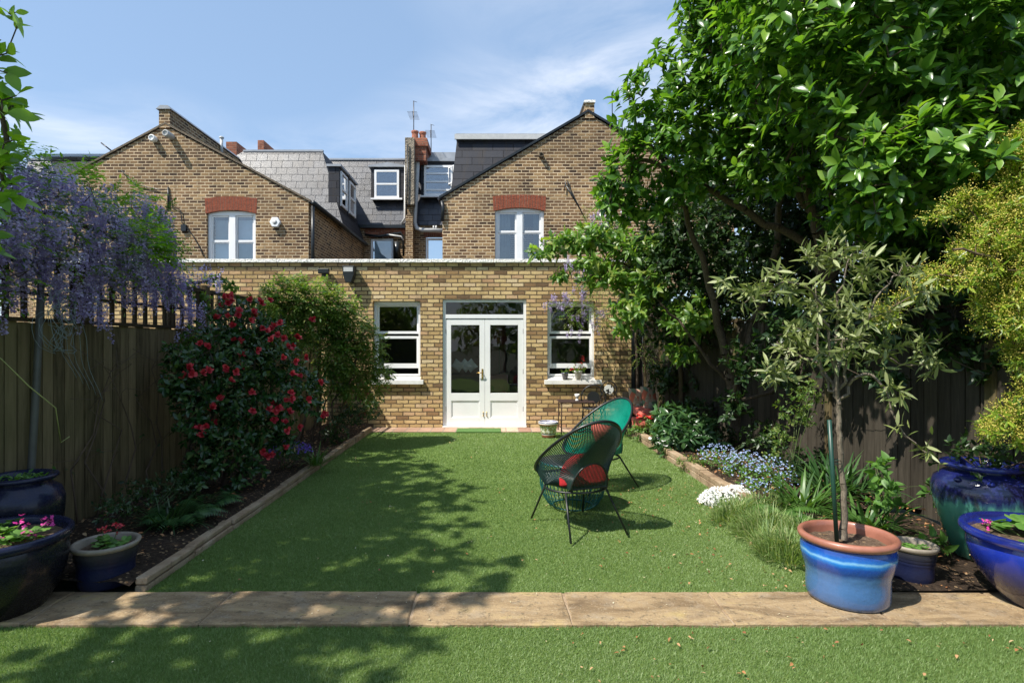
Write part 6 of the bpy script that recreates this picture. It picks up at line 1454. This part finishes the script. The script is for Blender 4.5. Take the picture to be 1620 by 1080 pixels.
bush('purple_aubrieta','low purple flowering cushion in the shade of the camellia','flowering plant',[(P(460,715,6.7),(.24,.22,.10))],120,.03,M['lf_hel'],(-2.45,6.7,.1),flm=M['fl_purple'],flp=([(P(460,712,6.65),(.25,.22,.11))],420),fr_=.016)
bush('low_shrub','dark twiggy growth at the foot of the left fence','shrub',[(P(230,780,4.7),(.22,.3,.15)),(P(180,800,4.3),(.15,.2,.12)),(P(290,760,5.2),(.22,.3,.16)),(P(300,840,4.6),(.15,.2,.08))],240,.04,M['lf_dark'],(-2.9,4.8,.08))
bush('low_shrub','shaded green foliage at the base of the feathery shrub','shrub',[(P(560,650,9.0),(.3,.4,.25)),(P(530,680,8.4),(.25,.3,.2)),(P(590,640,9.5),(.2,.3,.25))],260,.055,M['lf_dark'],(-2.6,9.0,.08))
bush('young_vine','fresh yellow green vine leaves above the trellis, left of camellia','climber',[(P(340,443,7.0),(.16,.15,.07)),(P(365,455,7.1),(.1,.1,.07)),(P(305,455,6.6),(.1,.1,.09)),(P(270,470,6.3),(.12,.1,.08)),(P(300,540,6.0),(.12,.1,.18)),(P(320,470,6.6),(.16,.12,.1))],150,.06,M['lf_wist'],(-3.3,6.8,1.2),per=4,ratio=.6,kind='heart')
bush('wall_creeper','thin creeper of small leaves climbing the right fence near the bench','climber',[(P(1055,600,9.7),(.2,.15,.4)),(P(1085,560,9.4),(.2,.2,.3)),(P(1030,560,9.9),(.15,.12,.3)),(P(1110,640,9.0),(.25,.2,.3)),(P(1070,650,9.2),(.25,.2,.2))],420,.045,M['lf_dark'],(3.0,9.6,.08))
bush('bed_shrub','dark leafy shrub in the shade beneath the forked tree','shrub',[(P(1130,690,8.0),(.3,.3,.25)),(P(1210,690,7.2),(.3,.3,.2)),(P(1100,655,8.6),(.35,.3,.3)),(P(1270,730,6.4),(.3,.3,.2))],420,.07,M['lf_dark'],(3.2,7.6,.08))
# bare twigs climbing the left fence
mb=MB()
for i in range(9):
    px=120+28*i+random.uniform(-8,8); p0=PW(px,800,.12); p0.z=.08; pts=[p0]; 
    for j in range(1,7): pts.append(V(fl(p0.y)+.07+random.uniform(0,.04),p0.y+random.uniform(-.06,.10)*j,.08+.24*j+random.uniform(-.04,.04)))
    mb.tube(pts,[.009-.001*j for j in range(7)],5)
    for j in (2,4,5): q=pts[j]; mb.tube([q,q+V(.04,random.uniform(-.15,.15),.08),q+V(.06,random.uniform(-.3,.3),.12)],.0025,4)
t=thing('climbing_stems','thin bare climbing stems trained up the left board fence','climber',(-3.4,4.5,0)); o=mb.build('stems',M['twig'],t); build_rel([o],t)
L=Leaves(); pp=[]
for v in mb.v[::37]: pp.append(v)
pp=np.array(pp); L.whorl(pp,rdir(len(pp)),2,.05,ratio=.5,kind='broad'); build_rel([L.build('leaves',M['lf_dark'],t)],t)
# ---- garden end behind the viewer (seen only as reflections in the glass)
for i,(x_,y_,h_) in enumerate(((-5.5,-9,4.5),(0.5,-11,5.0),(6.0,-9,4.2))):
    t=thing('garden_tree','%s leafy tree at the end of the garden, reflected in the window glass'%('left','middle','right')[i],'tree',(x_,y_,0)); S=Skel(); S.limb([(x_,y_,0),(x_,y_,1.4),(x_+.1,y_,h_*.7)],.14,.05)
    tips,dirs=crown_pts([(V(x_,y_,h_*.6),(2.6,1.2,h_*.42)),(V(x_+1.6,y_+.3,h_*.4),(1.5,1,1.5)),(V(x_-1.6,y_+.3,h_*.45),(1.5,1,1.6))],700,.5,.4)
    L=Leaves(); L.whorl(tips,norm(dirs+UP*.3+rdir(len(tips))*.4),6,.26,ratio=.5,kind='simple'); build_rel([S.build('trunk',M['bark'],t),L.build('crown',M['lf_cherry'],t)],t)
